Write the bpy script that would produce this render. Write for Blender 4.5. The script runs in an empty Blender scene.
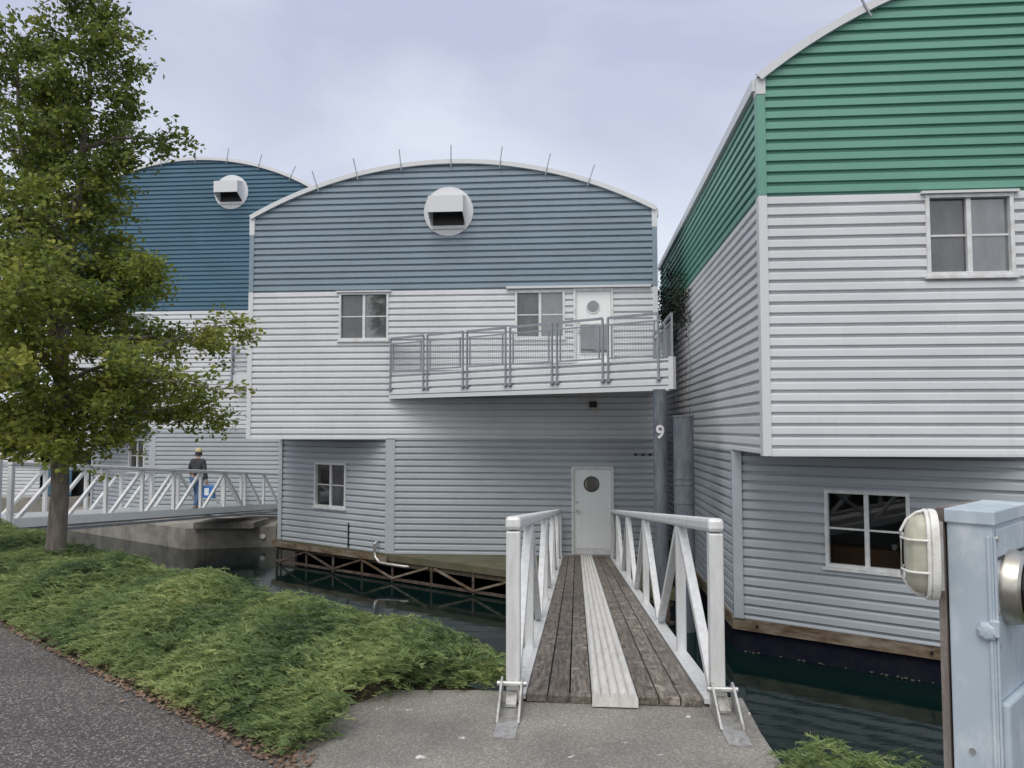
import bpy, bmesh, math, random
import numpy as np
from mathutils import Vector, Matrix

random.seed(7)
R = math.radians
SC = bpy.context.scene
COL = SC.collection

# ------------------------------------------------------------------ materials
def _n(nt, t, **kw):
    n = nt.nodes.new(t)
    for k, v in kw.items():
        setattr(n, k, v)
    return n

def mat(name, base, rough=0.6, metal=0.0, base2=None, scale=3.0, stretch=(1, 1, 1), amount=(0.4, 0.65),
        bump=0.0, bscale=40.0, bstretch=(1, 1, 1), spec=0.5, streak=None, attr=None, coat=0.0, detail=6.0):
    """Principled surface; base2 is a second paint/wear colour mixed in by noise; streak = dirt colour that runs down."""
    m = bpy.data.materials.new(name); m.use_nodes = True
    nt = m.node_tree; nt.nodes.clear(); L = nt.links.new
    out = _n(nt, 'ShaderNodeOutputMaterial'); p = _n(nt, 'ShaderNodeBsdfPrincipled')
    L(p.outputs[0], out.inputs[0])
    p.inputs['Roughness'].default_value = rough; p.inputs['Metallic'].default_value = metal
    p.inputs['Specular IOR Level'].default_value = spec
    p.inputs['Coat Weight'].default_value = coat
    tc = _n(nt, 'ShaderNodeTexCoord')
    def noise(sc, st, det=detail):
        mp = _n(nt, 'ShaderNodeMapping'); mp.inputs['Scale'].default_value = st
        L(tc.outputs['Object'], mp.inputs[0])
        t = _n(nt, 'ShaderNodeTexNoise'); t.inputs['Scale'].default_value = sc; t.inputs['Detail'].default_value = det
        t.inputs['Roughness'].default_value = 0.65
        L(mp.outputs[0], t.inputs[0]); return t.outputs[0]
    def ramp(src, a, b):
        r = _n(nt, 'ShaderNodeMapRange'); r.inputs[1].default_value = a; r.inputs[2].default_value = b
        L(src, r.inputs[0]); return r.outputs[0]
    cur = None
    def mix(fac, c1, c2):
        x = _n(nt, 'ShaderNodeMix', data_type='RGBA'); 
        if isinstance(fac, float): x.inputs[0].default_value = fac
        else: L(fac, x.inputs[0])
        for s, c in ((6, c1), (7, c2)):
            if isinstance(c, tuple): x.inputs[s].default_value = (*c, 1)
            else: L(c, x.inputs[s])
        return x.outputs[2]
    cur = base
    if base2 is not None:
        cur = mix(ramp(noise(scale, stretch), *amount), cur, base2)
    if attr:
        a = _n(nt, 'ShaderNodeAttribute'); a.attribute_name = 'tint'
        cur = mix(a.outputs['Fac'], cur, attr)
    if streak:
        cur = mix(ramp(noise(1.4, (5, 5, .35)), .55, .95), cur, streak)
    if isinstance(cur, tuple): p.inputs['Base Color'].default_value = (*cur, 1)
    else: L(cur, p.inputs['Base Color'])
    if bump:
        b = _n(nt, 'ShaderNodeBump'); b.inputs['Strength'].default_value = bump; b.inputs['Distance'].default_value = 0.01
        L(noise(bscale, bstretch), b.inputs['Height']); L(b.outputs[0], p.inputs['Normal'])
    return m

M = {}
GR = (.30, .29, .27)
M['white_siding'] = mat('white_siding', (.69, .70, .725), .45, base2=(.61, .62, .645), scale=.55, stretch=(1, 1, 1.6), amount=(.42, .68), streak=(.58, .585, .60), bump=.04, bscale=6)
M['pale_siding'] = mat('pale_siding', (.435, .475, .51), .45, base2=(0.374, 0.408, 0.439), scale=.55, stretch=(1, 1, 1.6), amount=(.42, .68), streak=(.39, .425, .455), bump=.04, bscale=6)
M['slate_siding'] = mat('slate_siding', (.24, .31, .37), .42, base2=(0.206, 0.267, 0.318), scale=.55, stretch=(1, 1, 1.6), amount=(.42, .68), streak=(.21, .28, .335), bump=.04, bscale=6)
M['teal_siding'] = mat('teal_siding', (.07, .16, .235), .42, base2=(0.060, 0.138, 0.202), scale=.55, stretch=(1, 1, 1.6), amount=(.42, .68), streak=(.05, .12, .18), bump=.04, bscale=6)
M['green_siding'] = mat('green_siding', (.145, .355, .27), .42, base2=(0.125, 0.305, 0.232), scale=.55, stretch=(1, 1, 1.6), amount=(.42, .68), streak=(.13, .31, .235), bump=.04, bscale=6)
M['mustard'] = mat('stone_siding', (.45, .45, .44), .5, streak=(.3, .3, .3))
M['trim'] = mat('white_trim', (.66, .67, .69), .4, streak=(.55, .55, .53))
M['frame'] = mat('window_frame_white', (.74, .75, .76), .4, base2=(.6, .6, .59), scale=8)
M['roof'] = mat('roof_metal', (.55, .56, .58), .35, .6, base2=(.42, .43, .44))
M['soffit'] = mat('soffit_paint', (.45, .45, .46), .7)
M['door'] = mat('door_paint', (.84, .87, .87), .38, streak=(.66, .68, .67))
M['pane_dark'] = mat('pane_dark', (.012, .014, .016), .05, base2=(.05, .05, .05), scale=2.5, stretch=(1, 1, .3), spec=.8)
M['pane_blind'] = mat('pane_blind', (.14, .147, .155), .04, base2=(.07, .075, .08), scale=3, stretch=(1.5, 1.5, .6), amount=(.35, .7), spec=.8)
M['pane_screen'] = mat('pane_screen', (.055, .057, .060), .16, base2=(.10, .10, .105), scale=4, stretch=(1, 1, .4), spec=.5)
for k_ in ('pane_screen', 'pane_blind', 'pane_dark'):
    [n for n in M[k_].node_tree.nodes if n.type == 'BSDF_PRINCIPLED'][0].inputs['IOR'].default_value = 1.9
M['black'] = mat('black_part', (.012, .012, .013), .5)
M['grey_metal'] = mat('railing_metal', (.26, .285, .32), .45, .3, base2=(.33, .355, .385), scale=5)
M['galv'] = mat('galvanized', (.55, .55, .54), .42, .75, base2=(.32, .29, .25), scale=14, amount=(.45, .7), bump=.1)
M['alu'] = mat('gangway_aluminium', (.72, .73, .735), .45, .15, base2=(.60, .60, .59), scale=6, stretch=(3, 3, .6), bump=.04, bscale=60, streak=(.52, .52, .50))
M['grip'] = mat('grip_strip_metal', (.74, .73, .70), .5, .1, base2=(.60, .59, .56), scale=9, stretch=(3, .5, 1), bump=.2, bscale=160)
M['piling'] = mat('piling_steel', (.11, .128, .155), .55, .2, base2=(.18, .20, .22), scale=6, stretch=(2, 2, .5), bump=.15, bscale=25)
M['digit'] = mat('digit_paint', (.75, .75, .75), .5)
M['timber'] = mat('wet_timber', (.05, .038, .025), .75, base2=(.10, .08, .05), scale=5, stretch=(1, 1, 3), bump=.5, bscale=30)
M['moss_deck'] = mat('mossy_deck', (.125, .11, .075), .85, base2=(.085, .09, .045), scale=2.4, amount=(.4, .6), bump=.5, bscale=35)
M['rust'] = mat('rusty_beam', (.055, .036, .028), .8, base2=(.13, .10, .085), scale=7, bump=.3)
M['skirt'] = mat('skirt_board', (.10, .06, .032), .75, base2=(.25, .215, .165), scale=2.5, stretch=(1, 1, 4), bump=.3, bscale=30)
M['float'] = mat('float_hull', (.006, .008, .020), .8, base2=(.014, .015, .02), scale=6, spec=.15)
M['barnacle'] = mat('waterline_crust', (.12, .11, .10), .9, base2=(.08, .07, .06), scale=20)
M['conc'] = mat('quay_concrete', (.33, .31, .275), .85, base2=(.16, .15, .13), scale=1.3, bump=.4, bscale=20, streak=(.10, .09, .08))
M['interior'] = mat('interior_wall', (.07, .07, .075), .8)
M['card'] = mat('cardboard', (.30, .15, .085), .8, base2=(.22, .11, .07), scale=5)
M['cup'] = mat('cup_white', (.75, .75, .74), .4)
M['box_paint'] = mat('pedestal_paint', (.42, .495, .56), .42, base2=(.58, .63, .67), scale=5.5, stretch=(1.6, 1.6, .8), amount=(.50, .66), bump=.10, bscale=38, detail=9)
M['board'] = mat('weathered_board', (.11, .085, .075), .8, base2=(.24, .21, .19), scale=10, stretch=(2, 2, .4), bump=.4)
M['lamp_white'] = mat('lamp_cage_enamel', (.80, .80, .77), .35, base2=(.62, .60, .54), scale=30)
M['chrome'] = mat('meter_ring', (.55, .53, .48), .34, .9, base2=(.4, .38, .34), scale=18)
M['soil'] = mat('soil', (.055, .04, .028), .95, base2=(.10, .075, .05), scale=9, bump=.8, bscale=30)
M['litter'] = mat('leaf_litter', (.10, .055, .035), .8, attr=(.26, .18, .13))
M['bark'] = mat('tree_bark', (.15, .125, .105), .9, base2=(.27, .24, .21), scale=9, stretch=(3, 3, .5), bump=.9, bscale=22, bstretch=(3, 3, .5))
M['skin'] = mat('skin', (.42, .25, .18), .55)
M['jacket'] = mat('jacket_cloth', (.030, .032, .040), .85, base2=(.05, .05, .06), scale=9)
M['jeans'] = mat('denim', (.045, .09, .19), .85, base2=(.07, .12, .23), scale=8)
M['cap'] = mat('cap_cloth', (.50, .44, .24), .8)
M['bag'] = mat('bag_blue', (.035, .14, .42), .5)
M['bag_print'] = mat('bag_print', (.65, .72, .78), .5)
M['hills'] = mat('far_hills', (.05, .075, .06), .95, base2=(.07, .09, .075), scale=.05)
M['tree_far'] = mat('far_foliage', (.045, .07, .03), .9)

def glassy(name, tint, tr):
    m = bpy.data.materials.new(name); m.use_nodes = True; nt = m.node_tree; nt.nodes.clear(); L = nt.links.new
    out = _n(nt, 'ShaderNodeOutputMaterial'); g = _n(nt, 'ShaderNodeBsdfGlossy'); g.inputs['Roughness'].default_value = .03
    t = _n(nt, 'ShaderNodeBsdfTransparent'); t.inputs[0].default_value = (*tint, 1)
    fr = _n(nt, 'ShaderNodeFresnel'); fr.inputs[0].default_value = 1.5
    mx = _n(nt, 'ShaderNodeMixShader'); L(fr.outputs[0], mx.inputs[0]); L(t.outputs[0], mx.inputs[1]); L(g.outputs[0], mx.inputs[2])
    L(mx.outputs[0], out.inputs[0]); return m
M['clear_pane'] = glassy('clear_pane', (.75, .78, .78), .9)
M['dome_glass'] = glassy('meter_dome_glass', (.9, .92, .92), .9)

def lens_mat():
    m = mat('lamp_lens', (.50, .49, .40), .35, base2=(.40, .39, .31), scale=20)
    p = [n for n in m.node_tree.nodes if n.type == 'BSDF_PRINCIPLED'][0]
    p.inputs['Subsurface Weight'].default_value = .3; p.inputs['Subsurface Radius'].default_value = (.02, .02, .015)
    return m
M['lens'] = lens_mat()

def leaf_mat(name, c0, c1, c2, trans=.35):
    m = bpy.data.materials.new(name); m.use_nodes = True; nt = m.node_tree; nt.nodes.clear(); L = nt.links.new
    out = _n(nt, 'ShaderNodeOutputMaterial'); a = _n(nt, 'ShaderNodeAttribute'); a.attribute_name = 'tint'
    r = _n(nt, 'ShaderNodeValToRGB'); e = r.color_ramp.elements
    e[0].color = (*c0, 1); e[1].color = (*c2, 1); e[1].position = 1.0
    k = e.new(.5); k.color = (*c1, 1)
    L(a.outputs['Fac'], r.inputs[0])
    p = _n(nt, 'ShaderNodeBsdfPrincipled'); p.inputs['Roughness'].default_value = .55; p.inputs['Specular IOR Level'].default_value = .35
    L(r.outputs[0], p.inputs['Base Color'])
    t = _n(nt, 'ShaderNodeBsdfTranslucent'); L(r.outputs[0], t.inputs[0])
    mx = _n(nt, 'ShaderNodeMixShader'); mx.inputs[0].default_value = trans
    L(p.outputs[0], mx.inputs[1]); L(t.outputs[0], mx.inputs[2]); L(mx.outputs[0], out.inputs[0]); return m
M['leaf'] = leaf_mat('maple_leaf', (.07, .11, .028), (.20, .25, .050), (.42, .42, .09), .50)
M['juniper'] = leaf_mat('juniper_needle', (.07, .12, .06), (.235, .32, .125), (.45, .49, .20), .40)
M['ivy'] = leaf_mat('ivy_leaf', (.010, .014, .008), (.018, .024, .012), (.03, .04, .018), .15)

def speckle(name, c_dark, c_mid, c_light, scale, patch, bump=.5, spots=None):
    m = bpy.data.materials.new(name); m.use_nodes = True; nt = m.node_tree; nt.nodes.clear(); L = nt.links.new
    out = _n(nt, 'ShaderNodeOutputMaterial'); p = _n(nt, 'ShaderNodeBsdfPrincipled'); p.inputs['Roughness'].default_value = .88
    L(p.outputs[0], out.inputs[0]); tc = _n(nt, 'ShaderNodeTexCoord')
    v = _n(nt, 'ShaderNodeTexVoronoi'); v.inputs['Scale'].default_value = scale; L(tc.outputs['Object'], v.inputs[0])
    sep = _n(nt, 'ShaderNodeSeparateColor'); L(v.outputs['Color'], sep.inputs[0])
    r = _n(nt, 'ShaderNodeValToRGB'); e = r.color_ramp.elements
    e[0].color = (*c_dark, 1); e[0].position = .1; e[1].color = (*c_light, 1); e[1].position = 1.
    k = e.new(.72); k.color = (*c_mid, 1)
    L(sep.outputs[0], r.inputs[0])
    nz = _n(nt, 'ShaderNodeTexNoise'); nz.inputs['Scale'].default_value = 1.1; nz.inputs['Detail'].default_value = 7; L(tc.outputs['Object'], nz.inputs[0])
    mr = _n(nt, 'ShaderNodeMapRange'); mr.inputs[1].default_value = .3; mr.inputs[2].default_value = .7; mr.inputs[3].default_value = patch[0]; mr.inputs[4].default_value = patch[1]
    L(nz.outputs[0], mr.inputs[0])
    mx = _n(nt, 'ShaderNodeMix', data_type='RGBA', blend_type='MULTIPLY'); mx.inputs[0].default_value = 1.
    L(r.outputs[0], mx.inputs[6]); L(mr.outputs[0], mx.inputs[7]); col = mx.outputs[2]
    if spots:
        n2 = _n(nt, 'ShaderNodeTexNoise'); n2.inputs['Scale'].default_value = spots[0]; n2.inputs['Detail'].default_value = 3; L(tc.outputs['Object'], n2.inputs[0])
        m2 = _n(nt, 'ShaderNodeMapRange'); m2.inputs[1].default_value = spots[2]; m2.inputs[2].default_value = spots[2] + .03; L(n2.outputs[0], m2.inputs[0])
        x = _n(nt, 'ShaderNodeMix', data_type='RGBA'); L(m2.outputs[0], x.inputs[0]); L(col, x.inputs[6]); x.inputs[7].default_value = (*spots[1], 1); col = x.outputs[2]
    L(col, p.inputs['Base Color'])
    b = _n(nt, 'ShaderNodeBump'); b.inputs['Strength'].default_value = bump; b.inputs['Distance'].default_value = .006
    L(sep.outputs[0], b.inputs['Height']); L(b.outputs[0], p.inputs['Normal']); return m
M['asphalt'] = speckle('asphalt', (.055, .049, .047), (.096, .088, .085), (.29, .27, .255), 115, (.76, 1.15), .6)
M['pad'] = speckle('pad_concrete', (.19, .18, .16), (.26, .247, .222), (.37, .355, .33), 130, (.58, 1.15), .4, (11, (.60, .59, .57), .70))

def plank_mat():
    m = bpy.data.materials.new('weathered_plank'); m.use_nodes = True; nt = m.node_tree; nt.nodes.clear(); L = nt.links.new
    out = _n(nt, 'ShaderNodeOutputMaterial'); p = _n(nt, 'ShaderNodeBsdfPrincipled'); p.inputs['Roughness'].default_value = .85
    L(p.outputs[0], out.inputs[0]); tc = _n(nt, 'ShaderNodeTexCoord')
    mp = _n(nt, 'ShaderNodeMapping'); mp.inputs['Scale'].default_value = (14, .9, 14); L(tc.outputs['Object'], mp.inputs[0])
    n1 = _n(nt, 'ShaderNodeTexNoise'); n1.inputs['Scale'].default_value = 3; n1.inputs['Detail'].default_value = 9; n1.inputs['Roughness'].default_value = .7; L(mp.outputs[0], n1.inputs[0])
    n2 = _n(nt, 'ShaderNodeTexNoise'); n2.inputs['Scale'].default_value = 9; n2.inputs['Detail'].default_value = 7; L(tc.outputs['Object'], n2.inputs[0])
    r = _n(nt, 'ShaderNodeValToRGB'); e = r.color_ramp.elements
    e[0].color = (.055, .043, .033, 1); e[0].position = .34; e[1].color = (.29, .253, .215, 1); e[1].position = .72
    k = e.new(.5); k.color = (.140, .121, .104, 1); L(n1.outputs[0], r.inputs[0])
    mr = _n(nt, 'ShaderNodeMapRange'); mr.inputs[1].default_value = .58; mr.inputs[2].default_value = .70; L(n2.outputs[0], mr.inputs[0])
    x = _n(nt, 'ShaderNodeMix', data_type='RGBA'); L(mr.outputs[0], x.inputs[0]); L(r.outputs[0], x.inputs[6]); x.inputs[7].default_value = (.31, .275, .235, 1)
    a = _n(nt, 'ShaderNodeAttribute'); a.attribute_name = 'tint'
    m3 = _n(nt, 'ShaderNodeMapRange'); m3.inputs[3].default_value = .72; m3.inputs[4].default_value = 1.2; L(a.outputs['Fac'], m3.inputs[0])
    y = _n(nt, 'ShaderNodeMix', data_type='RGBA', blend_type='MULTIPLY'); y.inputs[0].default_value = 1; L(x.outputs[2], y.inputs[6]); L(m3.outputs[0], y.inputs[7])
    L(y.outputs[2], p.inputs['Base Color'])
    b = _n(nt, 'ShaderNodeBump'); b.inputs['Strength'].default_value = .6; b.inputs['Distance'].default_value = .008; L(n1.outputs[0], b.inputs['Height']); L(b.outputs[0], p.inputs['Normal'])
    return m
M['plank'] = plank_mat()

def water_mat():
    m = bpy.data.materials.new('harbour_water'); m.use_nodes = True; nt = m.node_tree; nt.nodes.clear(); L = nt.links.new
    out = _n(nt, 'ShaderNodeOutputMaterial'); p = _n(nt, 'ShaderNodeBsdfPrincipled')
    p.inputs['Base Color'].default_value = (.003, .012, .011, 1); p.inputs['Roughness'].default_value = .05; p.inputs['IOR'].default_value = 1.33
    L(p.outputs[0], out.inputs[0]); tc = _n(nt, 'ShaderNodeTexCoord')
    mp = _n(nt, 'ShaderNodeMapping'); mp.inputs['Scale'].default_value = (1, 1.6, 1); L(tc.outputs['Object'], mp.inputs[0])
    n1 = _n(nt, 'ShaderNodeTexNoise'); n1.inputs['Scale'].default_value = 2.2; n1.inputs['Detail'].default_value = 4; L(mp.outputs[0], n1.inputs[0])
    b = _n(nt, 'ShaderNodeBump'); b.inputs['Strength'].default_value = .10; b.inputs['Distance'].default_value = .03; L(n1.outputs[0], b.inputs['Height']); L(b.outputs[0], p.inputs['Normal'])
    return m
M['water'] = water_mat()

# ------------------------------------------------------------------ mesh builder
class MB:
    def __init__(s): s.v = []; s.f = []; s.t = []; s.ct = None
    def quad(s, *p):
        b = len(s.v); s.v += [tuple(x) for x in p]; s.f.append(tuple(range(b, b + len(p)))); s.t.append(s.ct or 0.); return s
    def add(s, vs, fs):
        b = len(s.v); s.v += [tuple(x) for x in vs]
        for f in fs: s.f.append(tuple(i + b for i in f)); s.t.append(s.ct or 0.)
        return s
    def box(s, x0, x1, y0, y1, z0, z1):
        return s.hexa([(x0, y0), (x1, y0), (x1, y1), (x0, y1)], z0, z1)
    def hexa(s, poly, z0, z1):
        n = len(poly); vs = [(x, y, z0) for x, y in poly] + [(x, y, z1) for x, y in poly]
        fs = [tuple(reversed(range(n))), tuple(range(n, 2 * n))] + [(i, (i + 1) % n, n + (i + 1) % n, n + i) for i in range(n)]
        return s.add(vs, fs)
    def obox(s, o, a, b, c):
        """box from corner o with edge vectors a, b, c"""
        o, a, b, c = map(Vector, (o, a, b, c))
        vs = [o, o + a, o + a + b, o + b, o + c, o + a + c, o + a + b + c, o + b + c]
        fs = [(0, 3, 2, 1), (4, 5, 6, 7), (0, 1, 5, 4), (1, 2, 6, 5), (2, 3, 7, 6), (3, 0, 4, 7)]
        if a.cross(b).dot(c) < 0: fs = [tuple(reversed(f)) for f in fs]
        return s.add(vs, fs)
    def bar(s, p, q, w, h, up=(0, 0, 1)):
        p, q, up = Vector(p), Vector(q), Vector(up); d = q - p
        sd = d.cross(up).normalized(); u = sd.cross(d).normalized()
        return s.obox(p - sd * w / 2 - u * h / 2, d, sd * w, u * h)
    def tube(s, pts, r, n=8, cap=True):
        pts = [Vector(p) for p in pts]; rs = r if isinstance(r, (list, tuple)) else [r] * len(pts)
        vs = []; fs = []; ref = None
        for i, p in enumerate(pts):
            d = (pts[min(i + 1, len(pts) - 1)] - pts[max(i - 1, 0)]).normalized()
            if ref is None: ref = Vector((0, 0, 1)) if abs(d.z) < .9 else Vector((1, 0, 0))
            a = d.cross(ref).normalized(); b = d.cross(a).normalized(); ref = -b if False else ref
            for k in range(n):
                t = 2 * math.pi * k / n; vs.append(p + (a * math.cos(t) + b * math.sin(t)) * rs[i])
        for i in range(len(pts) - 1):
            for k in range(n):
                fs.append((i * n + k, i * n + (k + 1) % n, (i + 1) * n + (k + 1) % n, (i + 1) * n + k))
        if cap: fs.append(tuple(reversed(range(n)))); fs.append(tuple(range((len(pts) - 1) * n, len(pts) * n)))
        return s.add(vs, fs)
    def disc(s, c, axis, r, depth, n=32, r2=None):
        c, axis = Vector(c), Vector(axis).normalized()
        return s.tube([c, c + axis * depth], [r, r2 if r2 is not None else r], n)
    def ring(s, c, axis, r0, r1, depth, n=36):
        c, ax = Vector(c), Vector(axis).normalized(); a = ax.orthogonal().normalized(); b = ax.cross(a); vs = []; fs = []
        for k in range(n):
            t = 2 * math.pi * k / n; e = a * math.cos(t) + b * math.sin(t)
            vs += [c + e * r0, c + e * r1, c + e * r1 + ax * depth, c + e * r0 + ax * depth]
        for k in range(n):
            i = 4 * k; j = 4 * ((k + 1) % n)
            for m in range(4): fs.append((i + m, j + m, j + (m + 1) % 4, i + (m + 1) % 4))
        return s.add(vs, fs)
    def lathe(s, c, axis, prof, n=32):
        """prof: list of (radius, distance along axis)"""
        c, ax = Vector(c), Vector(axis).normalized(); a = ax.orthogonal().normalized(); b = ax.cross(a); vs = []; fs = []
        for r, h in prof:
            for k in range(n):
                t = 2 * math.pi * k / n; vs.append(c + ax * h + (a * math.cos(t) + b * math.sin(t)) * r)
        for i in range(len(prof) - 1):
            for k in range(n): fs.append((i * n + k, i * n + (k + 1) % n, (i + 1) * n + (k + 1) % n, (i + 1) * n + k))
        return s.add(vs, fs)
    def build(s, name, m, parent=None, smooth=False, tint=False, bevel=0.0, fixn=True):
        org = worldorg(parent) if parent else Vector((0, 0, 0))
        me = bpy.data.meshes.new(name); me.from_pydata([tuple(Vector(v) - org) for v in s.v], [], s.f); me.update()
        if tint:
            a = me.attributes.new('tint', 'FLOAT', 'FACE'); a.data.foreach_set('value', s.t)
        if fixn:
            bm = bmesh.new(); bm.from_mesh(me); bmesh.ops.recalc_face_normals(bm, faces=bm.faces); bm.to_mesh(me); bm.free()
        me.materials.append(M[m] if isinstance(m, str) else m)
        if smooth:
            me.polygons.foreach_set('use_smooth', [True] * len(me.polygons))
            try: me.set_sharp_from_angle(angle=R(38))
            except Exception: pass
        o = bpy.data.objects.new(name, me); COL.objects.link(o)
        if parent: o.parent = parent
        if bevel:
            b = o.modifiers.new('bevel', 'BEVEL'); b.width = bevel; b.segments = 2; b.limit_method = 'ANGLE'; b.angle_limit = R(40)
        return o

def worldorg(o):
    v = Vector((0, 0, 0))
    while o is not None: v += o.location; o = o.parent
    return v

def tag(o, label, cat, group=None, kind=None):
    o['label'] = label; o['category'] = cat
    if group: o['group'] = group
    if kind: o['kind'] = kind
    return o

def thing(name, label, cat, loc, group=None):
    o = bpy.data.objects.new(name, None); o.empty_display_size = .3; COL.objects.link(o); o.location = loc
    return tag(o, label, cat, group)

def struct(o): o['kind'] = 'structure'; return o

# ------------------------------------------------------------------ corrugated siding
PITCH = .146
PROF = [(0.0, 0.0), (.031, 0.0), (.033, .046), (.114, .043), (.146, 0.0)]

def corrugated(P0, P1, z0, z1, nrm, holes=(), extent=None, base=0.0, pitch=PITCH, zlim=None):
    """horizontal-rib metal siding in the vertical plane P0-P1; holes (u0,u1,z0,z1); extent(z) -> (u0,u1)"""
    mb = MB(); P0, P1, n = Vector((*P0, 0)), Vector((*P1, 0)), Vector((*nrm, 0)).normalized()
    Ld = (P1 - P0).length; d = (P1 - P0) / Ld; k = pitch / PITCH
    zs = []
    i0 = math.floor((z0 - base) / pitch) - 1; i1 = math.ceil((z1 - base) / pitch) + 1
    for i in range(i0, i1):
        for (a, e) in PROF[:-1]: zs.append((base + i * pitch + a * k, e * k))
    cuts = sorted({z0, z1, *[h[2] for h in holes], *[h[3] for h in holes]})
    def dep(z):
        t = ((z - base) % pitch) / k
        for (a, e), (b, g) in zip(PROF, PROF[1:]):
            if a <= t <= b: return (e + (g - e) * (t - a) / (b - a)) * k
        return 0
    zs = sorted([z for z in zs if z0 < z[0] < z1] + [(c, dep(c)) for c in cuts if z0 <= c <= z1])
    ex = extent or (lambda z: (0, Ld))
    for (za, ea), (zb, eb) in zip(zs, zs[1:]):
        if zb - za < 1e-5: continue
        A, B = ex(za), ex(zb); zm = (za + zb) / 2
        hs = sorted([h for h in holes if h[2] <= zm <= h[3]])
        segs = []; cur = (A[0], B[0])
        for h in hs: segs.append((cur, (h[0], h[0]))); cur = (h[1], h[1])
        segs.append((cur, (A[1], B[1])))
        for (ua, ub), (va, vb) in segs:
            if va - ua < 1e-4 and vb - ub < 1e-4: continue
            pa, pb = n * ea, n * eb
            q = lambda u, o, z: P0 + d * u + o + Vector((0, 0, z))
            mb.quad(q(ua, pa, za), q(va, pa, za), q(vb, pb, zb), q(ub, pb, zb))
    return mb

def strip_on(P, d, n, u0, u1, z0, z1, o0, o1):
    """box on a wall: along d from u0 to u1, z0..z1, proud of wall from o0 to o1"""
    P, d, n = Vector((*P, 0)), Vector((*d, 0)), Vector((*n, 0))
    return dict(o=P + d * u0 + n * o0 + Vector((0, 0, z0)), a=d * (u1 - u0), b=n * (o1 - o0), c=Vector((0, 0, z1 - z0)))

def wbox(mb, P, d, n, u0, u1, z0, z1, o0, o1):
    s = strip_on(P, d, n, u0, u1, z0, z1, o0, o1); mb.obox(s['o'], s['a'], s['b'], s['c']); return mb

def window(parent, P, d, n, u0, u1, z0, z1, panes=('pane_screen', 'pane_blind'), cap=False, muntin=True, room=False):
    fw = .05; mid = (u0 + u1) / 2
    fr = MB(); B = lambda mb, *a: wbox(mb, P, d, n, *a)
    B(fr, u0, u0 + fw, z0, z1, -.05, .062); B(fr, u1 - fw, u1, z0, z1, -.05, .062)
    B(fr, u0 + fw, u1 - fw, z1 - fw, z1, -.05, .062); B(fr, u0 + fw, u1 - fw, z0, z0 + fw, -.05, .062)
    w = MB(); 
    f = fr.build('window', 'frame', parent, bevel=.004)
    ml = MB(); B(ml, mid - .03, mid + .03, z0 + fw, z1 - fw, -.03, .03); ml.build('mullion', 'frame', f)
    if muntin:
        m2 = MB(); zm = (z0 + z1) / 2
        B(m2, u0 + fw, mid - .03, zm - .013, zm + .013, -.03, .0); B(m2, mid + .03, u1 - fw, zm - .013, zm + .013, -.03, .004); m2.build('muntin', 'frame', f)
    s = MB(); B(s, u0 - .03, u1 + .03, z0 - .04, z0 - .002, -.02, .085); s.build('sill', 'frame', f)
    if cap:
        c = MB(); B(c, u0 - .06, u1 + .06, z1 + .002, z1 + .035, -.02, .10); c.build('drip_cap', 'trim', f)
    for (a, b, m, o) in ((u0 + fw, mid - .03, panes[0], -.022), (mid + .03, u1 - fw, panes[1], -.012)):
        p = MB(); B(p, a, b, z0 + fw, z1 - fw, o - .006, o); p.build('pane', m, f)
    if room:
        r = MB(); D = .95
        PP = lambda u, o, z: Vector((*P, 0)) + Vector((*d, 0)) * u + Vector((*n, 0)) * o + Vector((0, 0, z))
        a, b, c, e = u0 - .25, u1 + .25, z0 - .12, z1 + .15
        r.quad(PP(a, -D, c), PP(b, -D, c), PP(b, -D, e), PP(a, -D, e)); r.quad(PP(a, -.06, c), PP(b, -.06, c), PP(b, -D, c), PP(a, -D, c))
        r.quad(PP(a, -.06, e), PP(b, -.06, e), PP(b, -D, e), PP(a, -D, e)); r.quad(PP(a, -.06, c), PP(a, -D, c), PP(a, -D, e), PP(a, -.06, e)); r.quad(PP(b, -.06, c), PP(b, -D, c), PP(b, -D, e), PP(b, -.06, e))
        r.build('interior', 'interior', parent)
    return f

def arc_fn(cx, half, eave, apex):
    rise = apex - eave; Rr = (half * half + rise * rise) / (2 * rise); cz = apex - Rr
    hx = lambda z: half if z <= eave else math.sqrt(max(0, Rr * Rr - (z - cz) ** 2))
    zz = lambda x: cz + math.sqrt(max(0, Rr * Rr - (x - cx) ** 2))
    return hx, zz, Rr, cz

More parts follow.
